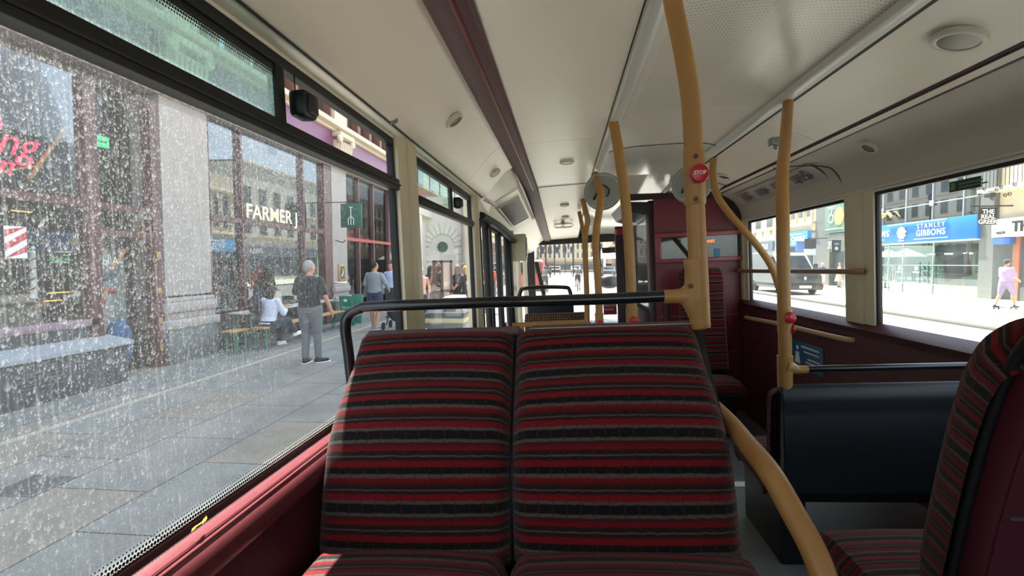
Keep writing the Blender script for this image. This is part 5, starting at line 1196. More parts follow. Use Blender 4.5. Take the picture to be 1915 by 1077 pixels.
# ---- round arch building
ar = thing('arch_building', 'pale stone building with a blind arch and round dark window', 'building', (LX, 30, GP))
g = G(); g.box(-9.5, LX-.35, 21.5, 40, GP, 9.5); g.box(-9.5, LX-.45, 21.5, 40, 9.5, 20); g.box(-9.5, LX-.05, 21.5, 24.2, GP, 3.9); g.box(-9.5, LX-.05, 31, 33, GP, 3.9); g.box(-9.5, LX, 21.5, 40, 3.6, 4.3, .05); obj('wall', g, white_st, ar)
yf = 26.0                                     # the projecting bay faces down the street towards the bus
g = G(); g.box(-9.4, -5.05, yf, 31, GP, 4.3); g.box(-9.4, -4.9, yf-.15, 31, 4.3, 4.7, .05); g.box(-9.4, -5.0, yf-.08, 31, GP, .1, .02); obj('bay_wall', g, white_st, ar)
g = G(); n_ = 11; xc, zc = -6.28, 2.15
for k in range(n_):
    a0, a1 = math.pi*k/n_+.015, math.pi*(k+1)/n_-.015; ro = 1.12 if k != 5 else 1.25
    g.prism([(xc+.66*math.cos(a), zc+.66*math.sin(a)) for a in (a0, a1)]+[(xc+ro*math.cos(a), zc+ro*math.sin(a)) for a in (a1, a0)], yf-.09, yf, axis='y')
for k in range(7):
    for s_ in (-1, 1): g.box(xc+s_*.89-.23, xc+s_*.89+.23, yf-.09, yf, GP+k*.37, GP+k*.37+.345)
obj('arch_stones', g, white_st, ar)
obj('round_window', G().lathe([(.27, 0), (.27, .06), (.23, .06), (.22, .03), (.001, .03)], (xc, yf-.01, 2.12), (0, -1, 0), seg=28), green_st, ar)
g = G()
for x in (-7.55, -5.05): g.tube([(x, yf-.35, GP), (x, yf-.35, 4.3)], .17, seg=18, smooth=False); g.box(x-.25, x+.25, yf-.6, yf-.1, 1.2, 1.32)
obj('column', g, stone, ar)
g = G()
for k in range(8): g.box(LX-.36, LX-.30, 22.3+k*2.2, 23.3+k*2.2, 5.2, 8.2)
obj('upper_windows', g, mat('far_window', '#46545c', .15, nscale=1, noise_amt=.3), ar)
obj('brick_band', grow((-9.4, LX-.32, 21.5, 40, 4.5, 5.1), (-9.4, LX-.32, 21.5, 40, 8.4, 9.6)), brick, ar)

def far_block(label, x0, x1, y0, y1, ztop, m, face, floors, step, wz, name='terrace_building', wm=None, shop=None, win=None, cat='building', sz=(2.3, 3.2)):
    """a plain street block with its own windows, cornices and shop base"""
    t = thing(name, label, cat, ((x0+x1)/2, (y0+y1)/2, GP)); obj('wall', grow((x0, x1, y0, y1, GP, ztop)), m, t)
    g = G(); f = G()
    s0, s1 = (y0, y1) if face in '+x-x' else (x0, x1)
    n = max(1, int((s1-s0)/step)); w = (s1-s0)/n*.45
    for k in range(n):
        c = s0+(k+.5)*(s1-s0)/n
        for z in floors:
            for gg, e, dd in ((f, .08, .05), (g, 0, .08)):
                if face == '+x': gg.box(x1-.02, x1+dd, c-w/2-e, c+w/2+e, z-e, z+wz+e)
                elif face == '-x': gg.box(x0-dd, x0+.02, c-w/2-e, c+w/2+e, z-e, z+wz+e)
                else: gg.box(c-w/2-e, c+w/2+e, y0-dd, y0+.02, z-e, z+wz+e)
    obj('window_surround', f, creamst, t); obj('windows', g, wm or MC['far_window'], t, kind=None)
    q = G()
    for z in [fl-.35 for fl in floors]+[ztop-.1]:
        q.box(x0-(.25 if face != '+x' else 0), x1+(.25 if face == '+x' else 0), y0-(.25 if face == '-y' else 0), y1, z, z+.16)
    obj('cornice', q, creamst, t)
    if shop:
        q = G()
        if face == '-x': q.box(x0-.2, x0, y0+.2, y1-.2, sz[0], sz[1])
        elif face == '+x': q.box(x1, x1+.2, y0+.2, y1-.2, sz[0], sz[1])
        else: q.box(x0, x1, y0-.3, y0, sz[0], sz[1])
        obj('shop_fascia', q, shop, t)
        q = G(); q.box(x0-.04 if face == '-x' else x0, x1+.04 if face == '+x' else x1, y0+.5 if face != '-y' else y0-.04, y1-.5, GP+.4, sz[0]-.1); obj('shop_glass', q, MC['far_window'], t)
    return t
far_block('cream terrace beyond the arch building on the left side of the street', -10, LX, 40.2, 62, 10, creamst, '+x', (4.2, 7), 2.2, 1.7, shop=dkred)
far_block('grey stone terrace further along the left side of the street', -10, LX+.3, 62.3, 88, 12, white_st, '+x', (4.2, 7, 9.6), 2.4, 1.7, shop=MC['far_window'])
# end of the street
far_block('long cream building closing the street, centre of the windscreen', -5.6, 8.5, 112, 120, 9.5, mat('far_cream', '#d8c7a0', .8, noise_amt=.05), '-y', (2.5, 4.4, 6.6), .95, 1.2, shop=mat('far_shop', '#8a7b6a', .7), sz=(1.2, 1.7))
far_block('pale corner building at the end of the street on the left', -14, -5.8, 104, 116, 8, white_st, '-y', (2.6, 5.0), 1.0, 1.2, shop=MC['far_shop'], sz=(1.3, 1.8))
far_block('brown brick building at the end of the street on the right', 8.8, 18.5, 96, 110, 11, mat('far_brown', '#a58a72', .8), '-y', (2.7, 4.8, 7.4), .9, 1.3, shop=MC['far_shop'], sz=(1.3, 1.9))
# ---- right side of the street
dgs = mat('dark_granite', '#4c5252', .3, nscale=6, noise_amt=.2); dgr = mat('grey_granite', '#686c6b', .35, nscale=5, noise_amt=.15)
blue = mat('shop_blue', '#1d6fc4', .4, noise_amt=.05)
alu = mat('window_alu', '#b9bfbf', .35, .5)
R = RX
sg = thing('stamp_shop', 'dark glass fronted shop with a bright blue STANLEY GIBBONS fascia', 'shop', (R, 30, GP))
obj('fascia', G().box(R-.35, R, 25.75, 36.6, 2.28, 3.42, .02), blue, sg)
obj('fascia_light_bar', grow((R-.45, R-.38, 27.6, 32.2, 3.34, 3.38), (R-.45, R-.38, 33.2, 36.2, 3.34, 3.38)), whitem, sg)
obj('fascia_edge', grow((R-.37, R, 25.72, 36.6, 2.24, 2.29)), mat('pale_edge', '#c9d8e2', .4), sg)
text('lettering_upper', 'STANLEY', whitem, sg, wallM((R-.37, 28.75, 3.02), '-x'), size=.36, ext=.01, bold=.0, space=1.5)
text('lettering_lower', 'GIBBONS', whitem, sg, wallM((R-.37, 28.75, 2.62), '-x'), size=.46, ext=.01, bold=.003, space=1.15)
obj('strapline', grow((R-.375, R-.36, 27.5, 30.0, 2.44, 2.47)), whitem, sg)
text('lettering_side', "DWIN'S", whitem, sg, wallM((R-.37, 33.0, 2.72), '-x'), size=.50, ext=.02, bold=.006)
obj('strapline', grow((R-.375, R-.36, 32.6, 33.9, 2.52, 2.56)), whitem, sg)
g = G(); cy, cz = 31.0, 2.86
for k in range(9):
    a = k*2*math.pi/9; g.tube([(R-.37, cy+.14*math.cos(a), cz+.14*math.sin(a)), (R-.40, cy+.26*math.cos(a+.5), cz+.26*math.sin(a+.5)), (R-.37, cy+.36*math.cos(a), cz+.34*math.sin(a))], .045, seg=8)
g.lathe([(.16, 0), (.16, .03), (.02, .05)], (R-.37, cy, cz), (-1, 0, 0), seg=16); g.box(R-.39, R-.36, cy-.22, cy+.22, cz-.46, cz-.40)
obj('crest', g, mat('crest_cream', '#e8dcb4', .5), sg)
obj('side_wall', grow((R-.2, R+.6, 25.0, 25.8, GP, 9.5), (R-.1, R+.6, 35.9, 36.6, GP, 9.5)), dgr, sg)
obj('floor_slab', grow((R, R+5, 25.8, 36.6, GP-.02, GP+.03)), inside_l, sg); obj('back_wall', grow((R+5, R+5.1, 25.8, 36.6, GP, 2.4)), mat('shop_back_wall', '#6f7a74', .8, nscale=1.5, noise_amt=.4), sg)
obj('shop_ceiling', grow((R, R+5, 25.8, 36.6, 2.3, 2.4)), inside_l, sg)
obj('shop_window', G().quad((R-.05, 25.8, GP), (R-.05, 36, GP), (R-.05, 36, 2.28), (R-.05, 25.8, 2.28)), G_SHOPR, sg, smooth=False)
g = G()
for y in (25.85, 28.9, 31.3, 32.6, 35.9): g.box(R-.09, R-.02, y, y+.05, GP, 2.28)
g.box(R-.09, R-.03, 25.8, 36, 1.02, 1.06); g.box(R-.09, R-.03, 25.8, 36, 0.0, .04); obj('glazing_bar', g, alu, sg)
g = G()
for y in (31.85, 32.05): g.tube([(R-.14, y, .05), (R-.14, y, 1.1)], .025, smooth=False, seg=8); g.tube([(R-.14, y, .15), (R-.05, y, .15)], .02, seg=8, smooth=False)
obj('door_handle', g, chrome, sg)
g = G()
for (y0, z) in ((31.6, .62), (30.2, .62)): g.lathe([(.12, 0), (.12, .01), (.02, .012)], (R-.07, y0, z+.25), (-1, 0, 0), seg=12); g.box(R-.08, R-.07, y0-.25, y0+.25, z, z+.07)
obj('door_emblem', g, whitem, sg)
obj('lower_panel', grow((R+.05, R+.1, 32.9, 36, GP, .1)), mat('panel_tan', '#9a8064', .6), sg)
g = G()
for k in range(7): g.box(R+.8, R+.95, 26.4+k*1.3, 26.8+k*1.3, 1.6, 1.68)
obj('display_lamp', g, mat('lamp_white', '#ffffff', .5, emit='#ffffff', estr=3), sg)
obj('upper_glass', G().quad((R, 25.8, 3.42), (R, 36, 3.42), (R, 36, 9.5), (R, 25.8, 9.5)), shopglass('blind_glass', .16, '#6d7a78'), sg, smooth=False)
obj('upper_back', grow((R+.6, R+.7, 25.8, 36, 3.42, 9.5)), mat('blinds_grey', '#7d8584', .8, nscale=1.6, noise_amt=.5), sg)
g = G()
for y in (27.0, 29.1, 31.2, 33.3, 35.4): g.box(R-.06, R+.02, y, y+.06, 3.42, 9.5)
for z in (4.3, 6.4, 8.4): g.box(R-.06, R+.02, 25.8, 36, z, z+.05)
for y in (29.1, 33.3):
    for z in (4.3, 6.4): g.box(R-.12, R-.05, y-.12, y+.18, z-.12, z+.16, .02)
obj('upper_glazing_bar', g, alu, sg)
g = G(); g.tube([(R-.2, 33.7, 3.8), (R-.2, 33.4, 4.1), (R-.2, 33.0, 3.95), (R-.2, 32.6, 4.15), (R-.2, 32.2, 3.85)], .09, seg=8); g.sphere((R-.2, 33.1, 4.05), .16, (.6, 1.2, 1)); obj('gilt_ornament', g, mat('gilt', '#b89a5a', .5, .3), sg)
for y in (27.2, 29.8, 32.4, 34.8):
    ld_ = bpy.data.lights.new('shop_lamp', 'AREA'); ld_.energy = 160; ld_.size = 1.2; ld_.color = (1, .95, .86); lo = bpy.data.objects.new('shop_lamp', ld_); COL.objects.link(lo); lo.location = (R+2.0, y, 2.22)
# easel with painting
ea = thing('easel', 'yellow wooden easel inside the blue fascia shop window', 'easel', (R+.5, 27.9, GP))
g = G(); g.tube([(R+.5, 28.75, GP), (R+.55, 28.1, 1.0)], .04, smooth=False, seg=8); g.tube([(R+.5, 27.5, GP), (R+.55, 27.9, 1.0)], .04, smooth=False, seg=8); g.tube([(R+.4, 28.8, .05), (R+.4, 27.5, .05)], .035, smooth=False, seg=8); g.tube([(R+.4, 28.5, .36), (R+.4, 27.6, .40)], .04, smooth=False, seg=8); obj('legs', g, mat('easel_yellow', '#cdb44c', .5), ea)
pt = thing('framed_painting', 'dark red framed picture tilted on the yellow easel', 'picture', (R+.4, 27.6, .4))
M = Matrix.Translation((R+.35, 27.7, .38)) @ Matrix.Rotation(math.radians(-14), 4, 'X')
g = G(); g.box(-.04, .04, -.85, .85, .0, 1.12, .02, M=M); obj('frame', g, mat('frame_red', '#7c3038', .4), pt)
g = G(); g.box(-.05, -.04, -.62, .62, .18, .94, M=M); obj('canvas', g, mat('canvas_grey', '#8d8478', .6, nscale=3, noise_amt=.5), pt)
# glass display case
dc = thing('display_case', 'green edged glass display case with small cards in the blue fascia shop', 'display case', (R+.7, 29.9, GP))
g = G()
for z in (GP+.3, .1, .45, .8): g.box(R+.3, R+.8, 29.2, 30.5, z, z+.03)
obj('shelf', g, mat('glass_green', '#7fc4ac', .1, .0, emit=None), dc)
g = G()
for y in (29.2, 30.45):
    for x in (R+.3, R+.75): g.box(x, x+.04, y, y+.04, GP, 1.2)
obj('corner_post', g, mat('case_green', '#4f8f7c', .3), dc)
g = G()
for z in (GP+.33, .13, .48, .83):
    for k in range(4): M = Matrix.Translation((R+.45, 29.35+k*.3, z)) @ Matrix.Rotation(-.3, 4, 'Y'); g.box(-.01, .01, -.09, .09, 0, .2, M=M)
obj('display_cards', g, mat('card_blue', '#a9cfd8', .5), dc)
for k, (y, z, lab) in enumerate(((27.1, GP+.25, 'low pale card on a stand at the foot of the easel'), (26.5, GP+.5, 'pale blue card stand at the right of the easel'), (26.3, GP+.95, 'upper pale card stand beside the red framed picture'))):
    g = G(); g.box(R+.5, R+.55, y-.2, y+.2, z, z+.3); g.box(R+.5, R+.8, y-.22, y+.22, z-.02, z); single('card_stand', g, MC['card_blue'], lab, 'card stand', (R+.6, y, z))
yp = thing('window_poster', 'dark poster with yellow flowers in the left bay of the blue fascia shop', 'poster', (R-.1, 35.0, 1.2))
obj('sheet', grow((R-.08, R-.06, 34.7, 35.8, 1.1, 2.0)), mat('poster_dark', '#34413c', .5), yp)
g = G()
for k in range(8): g.sphere((R-.1, 34.8+k*.12, 1.18+.05*math.sin(k*2)), .08, (.2, 1, 1), 8)
obj('flowers', g, mat('flower_yellow', '#d9cf4a', .5), yp)
# The Real Greek hanging sign
rg = thing('hanging_sign', 'black hanging sign reading THE REAL GREEK', 'sign', (R-1, 24.9, 3.3))
a, b = at(1830, 388, 'y', 24.3), at(1864, 420, 'y', 24.3)
obj('board', G().box(a.x, b.x, 24.28, 24.36, b.z, a.z, .01), mat('sign_black', '#2b2e33', .5), rg)
cx = (a.x+b.x)/2; hh = a.z-b.z
for k, wd_ in enumerate(('THE', 'REAL', 'GREEK')): text('lettering', wd_, whitem, rg, wallM((cx, 24.27, a.z-.27-k*.22), '-y'), size=.26, ext=.005, bold=.006)
obj('arm', G().tube([(a.x-.3, 24.32, a.z+.06), (R+.1, 24.32, a.z+.06)], .03, smooth=False, seg=8), blackp, rg)
wf = thing('white_fascia_shop', 'white fascia shop reading THE beside the dark stone pier on the right', 'shop', (R, 21, GP))
obj('fascia', G().box(R-.3, R, 15, 25.0, 2.28, 3.1, .02), mat('fascia_white', '#c9cfd4', .5), wf)
text('lettering', 'THE', mat('letter_dark', '#2d3238', .5), wf, wallM((R-.32, 23.35, 2.5), '-x'), size=.62, ext=.02, bold=.01)
text('lettering', 'MEETS', MC['letter_dark'], wf, wallM((R-.32, 24.5, 2.42), '-x'), size=.16, ext=.01)
obj('wall', grow((R, R+2, 15, 25.0, 3.1, 9.5)), creamst, wf); obj('blue_sign', grow((R-.32, R-.05, 24.0, 24.9, 1.98, 2.25)), mat('sign_blue_dark', '#3c62a8', .5), wf)
obj('shop_window', grow((R-.02, R+.02, 15, 23.9, .1, 2.28)), MC['far_window'], wf); obj('post', grow((R-.1, R+.1, 23.8, 24.1, GP, 2.28)), mat('wood_red', '#9a5f48', .6), wf)
obj('stall_riser', grow((R-.06, R+.1, 15, 24.0, GP, .12)), dgs, wf); obj('white_frame', grow((R-.08, R+.05, 23.2, 23.4, GP, 2.28), (R-.08, R+.05, 22.0, 22.1, GP, 2.28)), whitem, wf)
bc = thing('balcony_railing', 'black iron balcony railing with plants above the white fascia shop', 'balcony', (R-.5, 22, 3.5))
g = G(); g.tube([(R-.6, 25.2, 5.3), (R-.6, 16, 5.3)], .03, smooth=False, seg=8); g.tube([(R-.6, 25.2, 4.45), (R-.6, 16, 4.45)], .03, smooth=False, seg=8)
for k in range(46): g.tube([(R-.6, 25.2-k*.2, 4.45), (R-.6, 25.2-k*.2, 5.3)], .012, smooth=False, seg=6)
obj('bars', g, blackp, bc); obj('ledge', G().box(R-.75, R, 16, 25.3, 4.3, 4.45, .02), creamst, bc)
g = G()
for k in range(9):
    c = Vector((R-.75, 25.1-k*.22, 4.2+.25*math.sin(k*1.7))); g.tube([c+Vector((0, .10*math.cos(a*.7)*(1-a*.06), .10*math.sin(a*.7)*(1-a*.06))) for a in range(12)], .018, seg=6)
g.box(R-.85, R-.6, 24.4, 24.8, 4.05, 4.25, .05)
obj('ironwork', g, mat('iron_dark', '#25282a', .6), bc)
# 397 building
n7 = thing('granite_building', 'dark granite building numbered 397 with a green window poster above', 'building', (R, 39, GP))
obj('wall', grow((R, R+2, 36.6, 37.6, GP, 9.5), (R, R+2, 39.6, 41.8, GP, 9.5), (R+.01, R+2, 37.6, 39.6, 2.0, 3.3), (R+.01, R+2, 37.6, 39.6, 5.5, 9.5)), dgr, n7)
obj('doorway', grow((R+.3, R+.4, 37.6, 39.6, GP, 2.0)), MC['far_window'], n7)
obj('window', grow((R-.03, R+.2, 37.0, 40.3, 3.35, 5.45)), mat('window_green', '#5f7f74', .15, nscale=1, noise_amt=.2), n7)
g = G(); g.lathe([(.62, 0), (.62, .03), (.02, .04)], (R-.04, 38.3, 4.5), (-1, 0, 0), seg=32); obj('lime_disc', g, mat('lime', '#d3d96a', .5), n7)
g = G(); g.tube([(R-.05, 39.4+.3*math.cos(k*.5), 4.4+.3*math.sin(k*.5)) for k in range(13)], .04, seg=6); g.tube([(R-.05, 39.4, 4.7), (R-.05, 39.3, 5.0)], .04, seg=6, smooth=False); g.box(R-.06, R-.03, 38.8, 39.9, 5.2, 5.25); g.box(R-.06, R-.03, 38.9, 39.8, 5.08, 5.12); g.box(R-.06, R-.03, 37.8, 40.2, 3.6, 3.65); obj('window_drawing', g, whitem, n7)
text('number', '397', whitem, n7, wallM((R-.02, 39.3, 2.22), '-x'), size=.75, ext=.02)
hs2 = thing('hanging_sign', 'small dark square hanging sign with a white crest beside number 397', 'sign', (R-1.2, 37.2, 2.5))
a, b = at(1556, 449, 'y', 37.2), at(1572, 472, 'y', 37.2)
obj('board', grow((a.x, b.x, 37.18, 37.25, b.z, a.z)), MC['sign_black'], hs2); obj('arm', G().tube([(a.x-.2, 37.2, a.z+.06), (R+.05, 37.2, a.z+.06)], .025, smooth=False, seg=6), alu, hs2)
g = G(); g.sphere(((a.x+b.x)/2, 37.16, b.z+.28), .12, (1, .2, 1), 10); g.box(a.x+.12, b.x-.12, 37.15, 37.18, a.z-.25, a.z-.21); g.box(a.x+.15, b.x-.15, 37.15, 37.18, a.z-.34, a.z-.31); obj('crest', g, MC['card_blue'], hs2)
# money change shop, AVILLA, upper storeys
mc = thing('exchange_shop', 'cream building with a light blue THE CHANGE shop sign', 'shop', (R, 44, GP))
obj('fascia', grow((R-.3, R, 42.4, 48.5, 2.55, 3.75)), mat('sign_cyan', '#3f9ad2', .5), mc)
text('lettering', 'THE CHANGE', whitem, mc, wallM((R-.32, 44.6, 2.95), '-x'), size=.62, ext=.02, bold=.006); obj('strapline', grow((R-.33, R-.3, 43.2, 46.4, 3.5, 3.58), (R-.33, R-.3, 43.4, 45.6, 2.72, 2.78)), whitem, mc)
obj('wall', grow((R, R+2, 41.8, 49, 3.75, 10)), creamst, mc); obj('shop_window', grow((R-.02, R+.05, 42.2, 48.6, GP, 2.55)), MC['far_window'], mc)
g = G()
for y in (42.6, 44.0, 45.4, 46.8): g.box(R-.05, R+.05, y, y+.6, 4.9, 7.9)
obj('tall_window', g, MC['far_window'], mc)
g = G()
for y in (42.3, 43.6, 45.0, 46.4, 47.8): g.box(R-.12, R+.02, y-.1, y+.15, 4.4, 8.3, .02)
g.box(R-.3, R, 41.8, 49, 4.2, 4.45, .03); g.box(R-.3, R, 41.8, 49, 8.3, 8.6, .03); obj('pilaster', g, creamst, mc)
a = at(1503, 463, 'y', 41.0)
single('bank_sign', grow((a.x-.55, a.x+.4, 41.0, 41.1, a.z-.3, a.z+.5), (a.x+.3, R+.1, 41.03, 41.07, a.z+.3, a.z+.36)), mat('sign_white_blue', '#5f86c8', .5), 'small blue and white projecting sign under the THE CHANGE fascia', 'sign', a)
a = at(1518, 467, 'y', 39.9)
bs = thing('projecting_sign', 'dark grey projecting sign boards between the blue fascia and number 397', 'sign', a)
obj('upper_board', grow((a.x-.5, a.x+.3, 39.9, 40.0, a.z+.1, a.z+.8)), MC['sign_black'], bs); obj('lower_board', grow((a.x-.5, a.x+.3, 39.9, 40.0, a.z-.4, a.z+.05)), MC['fascia_white'], bs); obj('arm', G().tube([(a.x-.3, 39.95, a.z+.85), (R+.1, 39.95, a.z+.85)], .03, smooth=False, seg=6), blackp, bs)
av = far_block('pale ornate stone building with an AVILLA fascia behind the parked van', R, R+6, 49.2, 66, 12, white_st, '-x', (4.6, 7.6), 2.6, 1.9, shop=mat('fascia_slate', '#5b6675', .5), name='ornate_building')
text('lettering', 'AVILLA', whitem, av, wallM((R-.22, 51.6, 2.5), '-x'), size=.75, ext=.02)
g = G()
for k in range(8): g.lathe([(.3, 0), (.34, .06), (.2, .12), (.02, .14)], (R-.05, 50.5+k*2, 4.1), (-1, 0, 0), seg=12)
obj('carving', g, creamst, av)
far_block('sunlit terrace far down the right side of the street', R, R+6, 66.2, 95, 12, creamst, '-x', (4.4, 7.2, 9.6), 2.4, 1.7, shop=MC['far_shop'])
far_block('cream block behind the camera side of the right pavement', R, R+6, -6, 14.8, 10, creamst, '-x', (4.4, 7.2), 2.6, 1.7, shop=dkred)
# ---- van
vb = mat('van_silver', '#8f979b', .3, .4, nscale=2, noise_amt=.05); vdk = mat('van_dark', '#2b3136', .4); vg = mat('van_glass', '#2f3b3c', .06)
vx0, vx1, vy0, vy1 = 11.6, 13.35, 27.9, 33.6
van = thing('van', 'silver grey delivery van with a dark front parked on the right', 'van', (12.9, 30.5, GP))
side = [(vy0+.02, -.05), (vy0, .42), (vy0+.12, .62), (vy0+.85, .80), (vy0+1.65, 1.62), (vy0+2.0, 1.78), (vy1-.1, 1.86), (vy1, 1.7), (vy1, -.12), (vy1-.6, -.2), (vy0+.2, -.2)]
g = G(); g.prism(side, vx0, vx1, axis='x'); bmesh.ops.bevel(g.bm, geom=g.bm.edges[:], offset=.07, segments=3, affect='EDGES'); obj('van_body', g, vb, van)
g = G(); n0, n1 = Vector((0, vy0+.86, .84)), Vector((0, vy0+1.62, 1.58)); off = Vector((0, -.03, .03))
g.bm.faces.new([g.bm.verts.new(q) for q in ((vx0+.12, n0.y-.02, n0.z+.02), (vx1-.12, n0.y-.02, n0.z+.02), (vx1-.2, n1.y-.02, n1.z+.02), (vx0+.2, n1.y-.02, n1.z+.02))]); bmesh.ops.solidify(g.bm, geom=g.bm.faces[:], thickness=.02); obj('windscreen', g, vg, van)
g = G()
for x in (vx0-.012, vx1): g.prism([(vy0+1.1, .86), (vy0+1.75, 1.55), (vy0+2.5, 1.55), (vy0+2.5, .86)], x, x+.012, axis='x')
obj('side_window', g, vg, van)
g = G(); g.box(vx0-.02, vx1+.02, vy0-.10, vy0+.45, -.22, .12, .05); g.box(vx0+.03, vx1-.03, vy0-.05, vy0+.3, .10, .56, .05); g.prism([(vy0+.02, .50), (vy0+.06, .64), (vy0+.84, .83), (vy0+.84, .5)], vx0+.05, vx1-.05, axis='x'); g.box(vx0-.025, vx0+.02, vy0+.4, vy1-.3, -.05, .08, .01); obj('bumper', g, vdk, van)
g = G(); g.box(vx0+.02, vx0+.34, vy0-.03, vy0+.12, .22, .52, .05); g.box(vx1-.34, vx1-.02, vy0-.03, vy0+.12, .22, .52, .05); obj('headlamp', g, mat('lamp_glass', '#c9d2d4', .15), van)
cx = (vx0+vx1)/2
obj('emblem', G().prism([(cx-.08, .40), (cx, .52), (cx+.08, .40), (cx, .28)], vy0-.08, vy0-.05), chrome, van)
pl_ = obj('number_plate', grow((cx-.3, cx+.3, vy0-.13, vy0-.10, -.12, .02)), mat('plate_white', '#e3e3dc', .5), van)
text('plate_lettering', 'MX70 XLP', MC['letter_dark'], pl_, wallM((cx, vy0-.135, -.10), '-y'), size=.12, ext=.001)
def wheel(par, x, y, z, r=.33, w=.2):
    g = G(); g.lathe([(r*.6, 0), (r*.95, 0), (r, .03), (r, w-.03), (r*.95, w), (r*.6, w)], (x, y, z), (1, 0, 0), seg=24); wh = obj('wheel', g, blackr, par)
    obj('hub', G().lathe([(r*.6, .03), (r*.5, .01), (r*.2, .02), (r*.2, w-.01), (r*.6, w-.03)], (x, y, z), (1, 0, 0), seg=16), steel, wh)
for y in (vy0+.9, vy1-1.1):
    wheel(van, vx0-.02, y, GP+.33); wheel(van, vx1-.18, y, GP+.33)
g = G(); g.box(vx0-.28, vx0-.05, vy0+1.05, vy0+1.15, .85, 1.15, .04); g.box(vx1+.05, vx1+.28, vy0+1.05, vy0+1.15, .85, 1.15, .04); obj('wing_mirror', g, vdk, van)
# ---- red vehicle and cars ahead
rv = thing('red_van', 'bright red van standing at the left kerb ahead of the bus', 'van', (-2.3, 35.5, GR_))
g = G(); g.prism([(34, GR_+.3), (34, 1.35), (34.2, 1.5), (38, 1.5), (38.8, .6), (38.9, GR_+.3)], -3.15, -1.42, axis='x'); bmesh.ops.bevel(g.bm, geom=g.bm.edges[:], offset=.06, segments=2, affect='EDGES'); obj('van_body', g, mat('van_red', '#b8222c', .3), rv)
for x in (-3.17, -1.60):
    for y in (34.8, 38.1): wheel(rv, x, y, GR_+.33)
g = G(); g.box(-3.0, -2.35, 33.97, 34.0, .6, 1.3); g.box(-2.2, -1.55, 33.97, 34.0, .6, 1.3); obj('rear_window', g, vg, rv)
def car(lab, x, y, col, grp=None):
    t = thing('car', lab, 'car', (x, y, GR_), 0, grp)
    g = G(); g.prism([(y-2.1, GR_+.3), (y-2.1, GR_+.75), (y-1.2, GR_+.9), (y-.6, GR_+1.4), (y+1.0, GR_+1.42), (y+1.9, GR_+.95), (y+2.15, GR_+.85), (y+2.15, GR_+.3)], x-.88, x+.88, axis='x'); bmesh.ops.bevel(g.bm, geom=g.bm.edges[:], offset=.09, segments=2, affect='EDGES'); obj('car_body', g, mat('car_'+col.lstrip('#'), col, .25, .2), t)
    g = G(); g.box(x-.72, x+.72, y-.95, y-.9, GR_+.92, GR_+1.3, M=None); obj('car_window', g, vg, t)
    for xx in (x-.9, x+.72):
        for yy in (y-1.35, y+1.35): wheel(t, xx, yy, GR_+.31, .31, .18)
    return t
car('dark car approaching on the right half of the road far ahead', 9.0, 62, '#22262b'); car('second dark car behind it further down the road', 6.3, 74, '#33383d'); car('small black cab parked far off at the left kerb', -1.5, 88, '#1b1d20'); car('grey car far down the middle of the street', 2.2, 98, '#777c80')
# street lamps, banners, clock
for i, (px, y) in enumerate(((1021, 62), (1037, 80), (1057, 96), (1072, 70))):
    a = at(px, 493, 'y', y); t = thing('lamp_post', ['slim dark lamp post nearest the red van in the windscreen', 'second slim dark lamp post in the windscreen', 'third slim dark lamp post in the windscreen', 'slim dark lamp post beside the cyclist'][i], 'lamp post', (a.x, y, GR_))
    obj('post', G().tube([(a.x, y, GR_), (a.x, y, 8.0)], .09, smooth=False, seg=8), blackp, t); obj('lantern', G().lathe([(.1, 0), (.3, .4), (.25, .8), (.05, 1.0)], (a.x, y, 8.0), seg=10), blackp, t)
for i, px in enumerate((1014, 1028, 1042, 1056, 1070)):
    a = at(px, 462, 'y', 58); single('street_banner', grow((a.x-.22, a.x+.22, 58, 58.03, a.z-.75, a.z+.02)), mat('banner_dark', '#3b3f55', .7), 'dark square banner hung across the street, ' + ['first from the left', 'second from the left', 'third from the left', 'fourth from the left', 'fifth from the left, next to the pole'][i], 'banner', a, 'banners strung across the street')
a, b = at(1005, 461, 'y', 58), at(1085, 461, 'y', 58); a.x = -6.9; b.x = 19.5
single('banner_cable', G().tube([a, b], .02, smooth=False, seg=6), blackp, 'thin cable carrying the dark street banners', 'cable', a)
ck_ = thing('street_clock', 'round white street clock seen through the right part of the windscreen', 'clock', (5.0, 66, GR_)); a = at(1127, 474, 'y', 66)
obj('face', G().lathe([(.42, 0), (.45, .1), (.05, .12)], a, (0, -1, 0), seg=20), whitem, ck_); obj('post', G().tube([(a.x, 66.1, GR_), (a.x, 66.1, a.z)], .07, smooth=False, seg=8), blackp, ck_); obj('hands', G().tube([a+Vector((0, -.14, .25)), a+Vector((0, -.14, 0)), a+Vector((.18, -.14, .05))], .03, smooth=False, seg=6), blackp, ck_)
for i, (px, y) in enumerate(((1128, 58), (1146, 54))):
    a = at(px, 490, 'y', y); t = thing('cafe_umbrella', ['white cafe parasol further left in the cab windscreen', 'white cafe parasol further right in the cab windscreen'][i], 'parasol', (a.x, y, GR_)); obj('canopy', G().lathe([(1.7, 0), (1.0, .35), (.05, .8)], (a.x, y, 1.75), seg=8), whitem, t); obj('post', G().tube([(a.x, y, GR_), (a.x, y, 1.8)], .05, smooth=False, seg=8), steel, t)

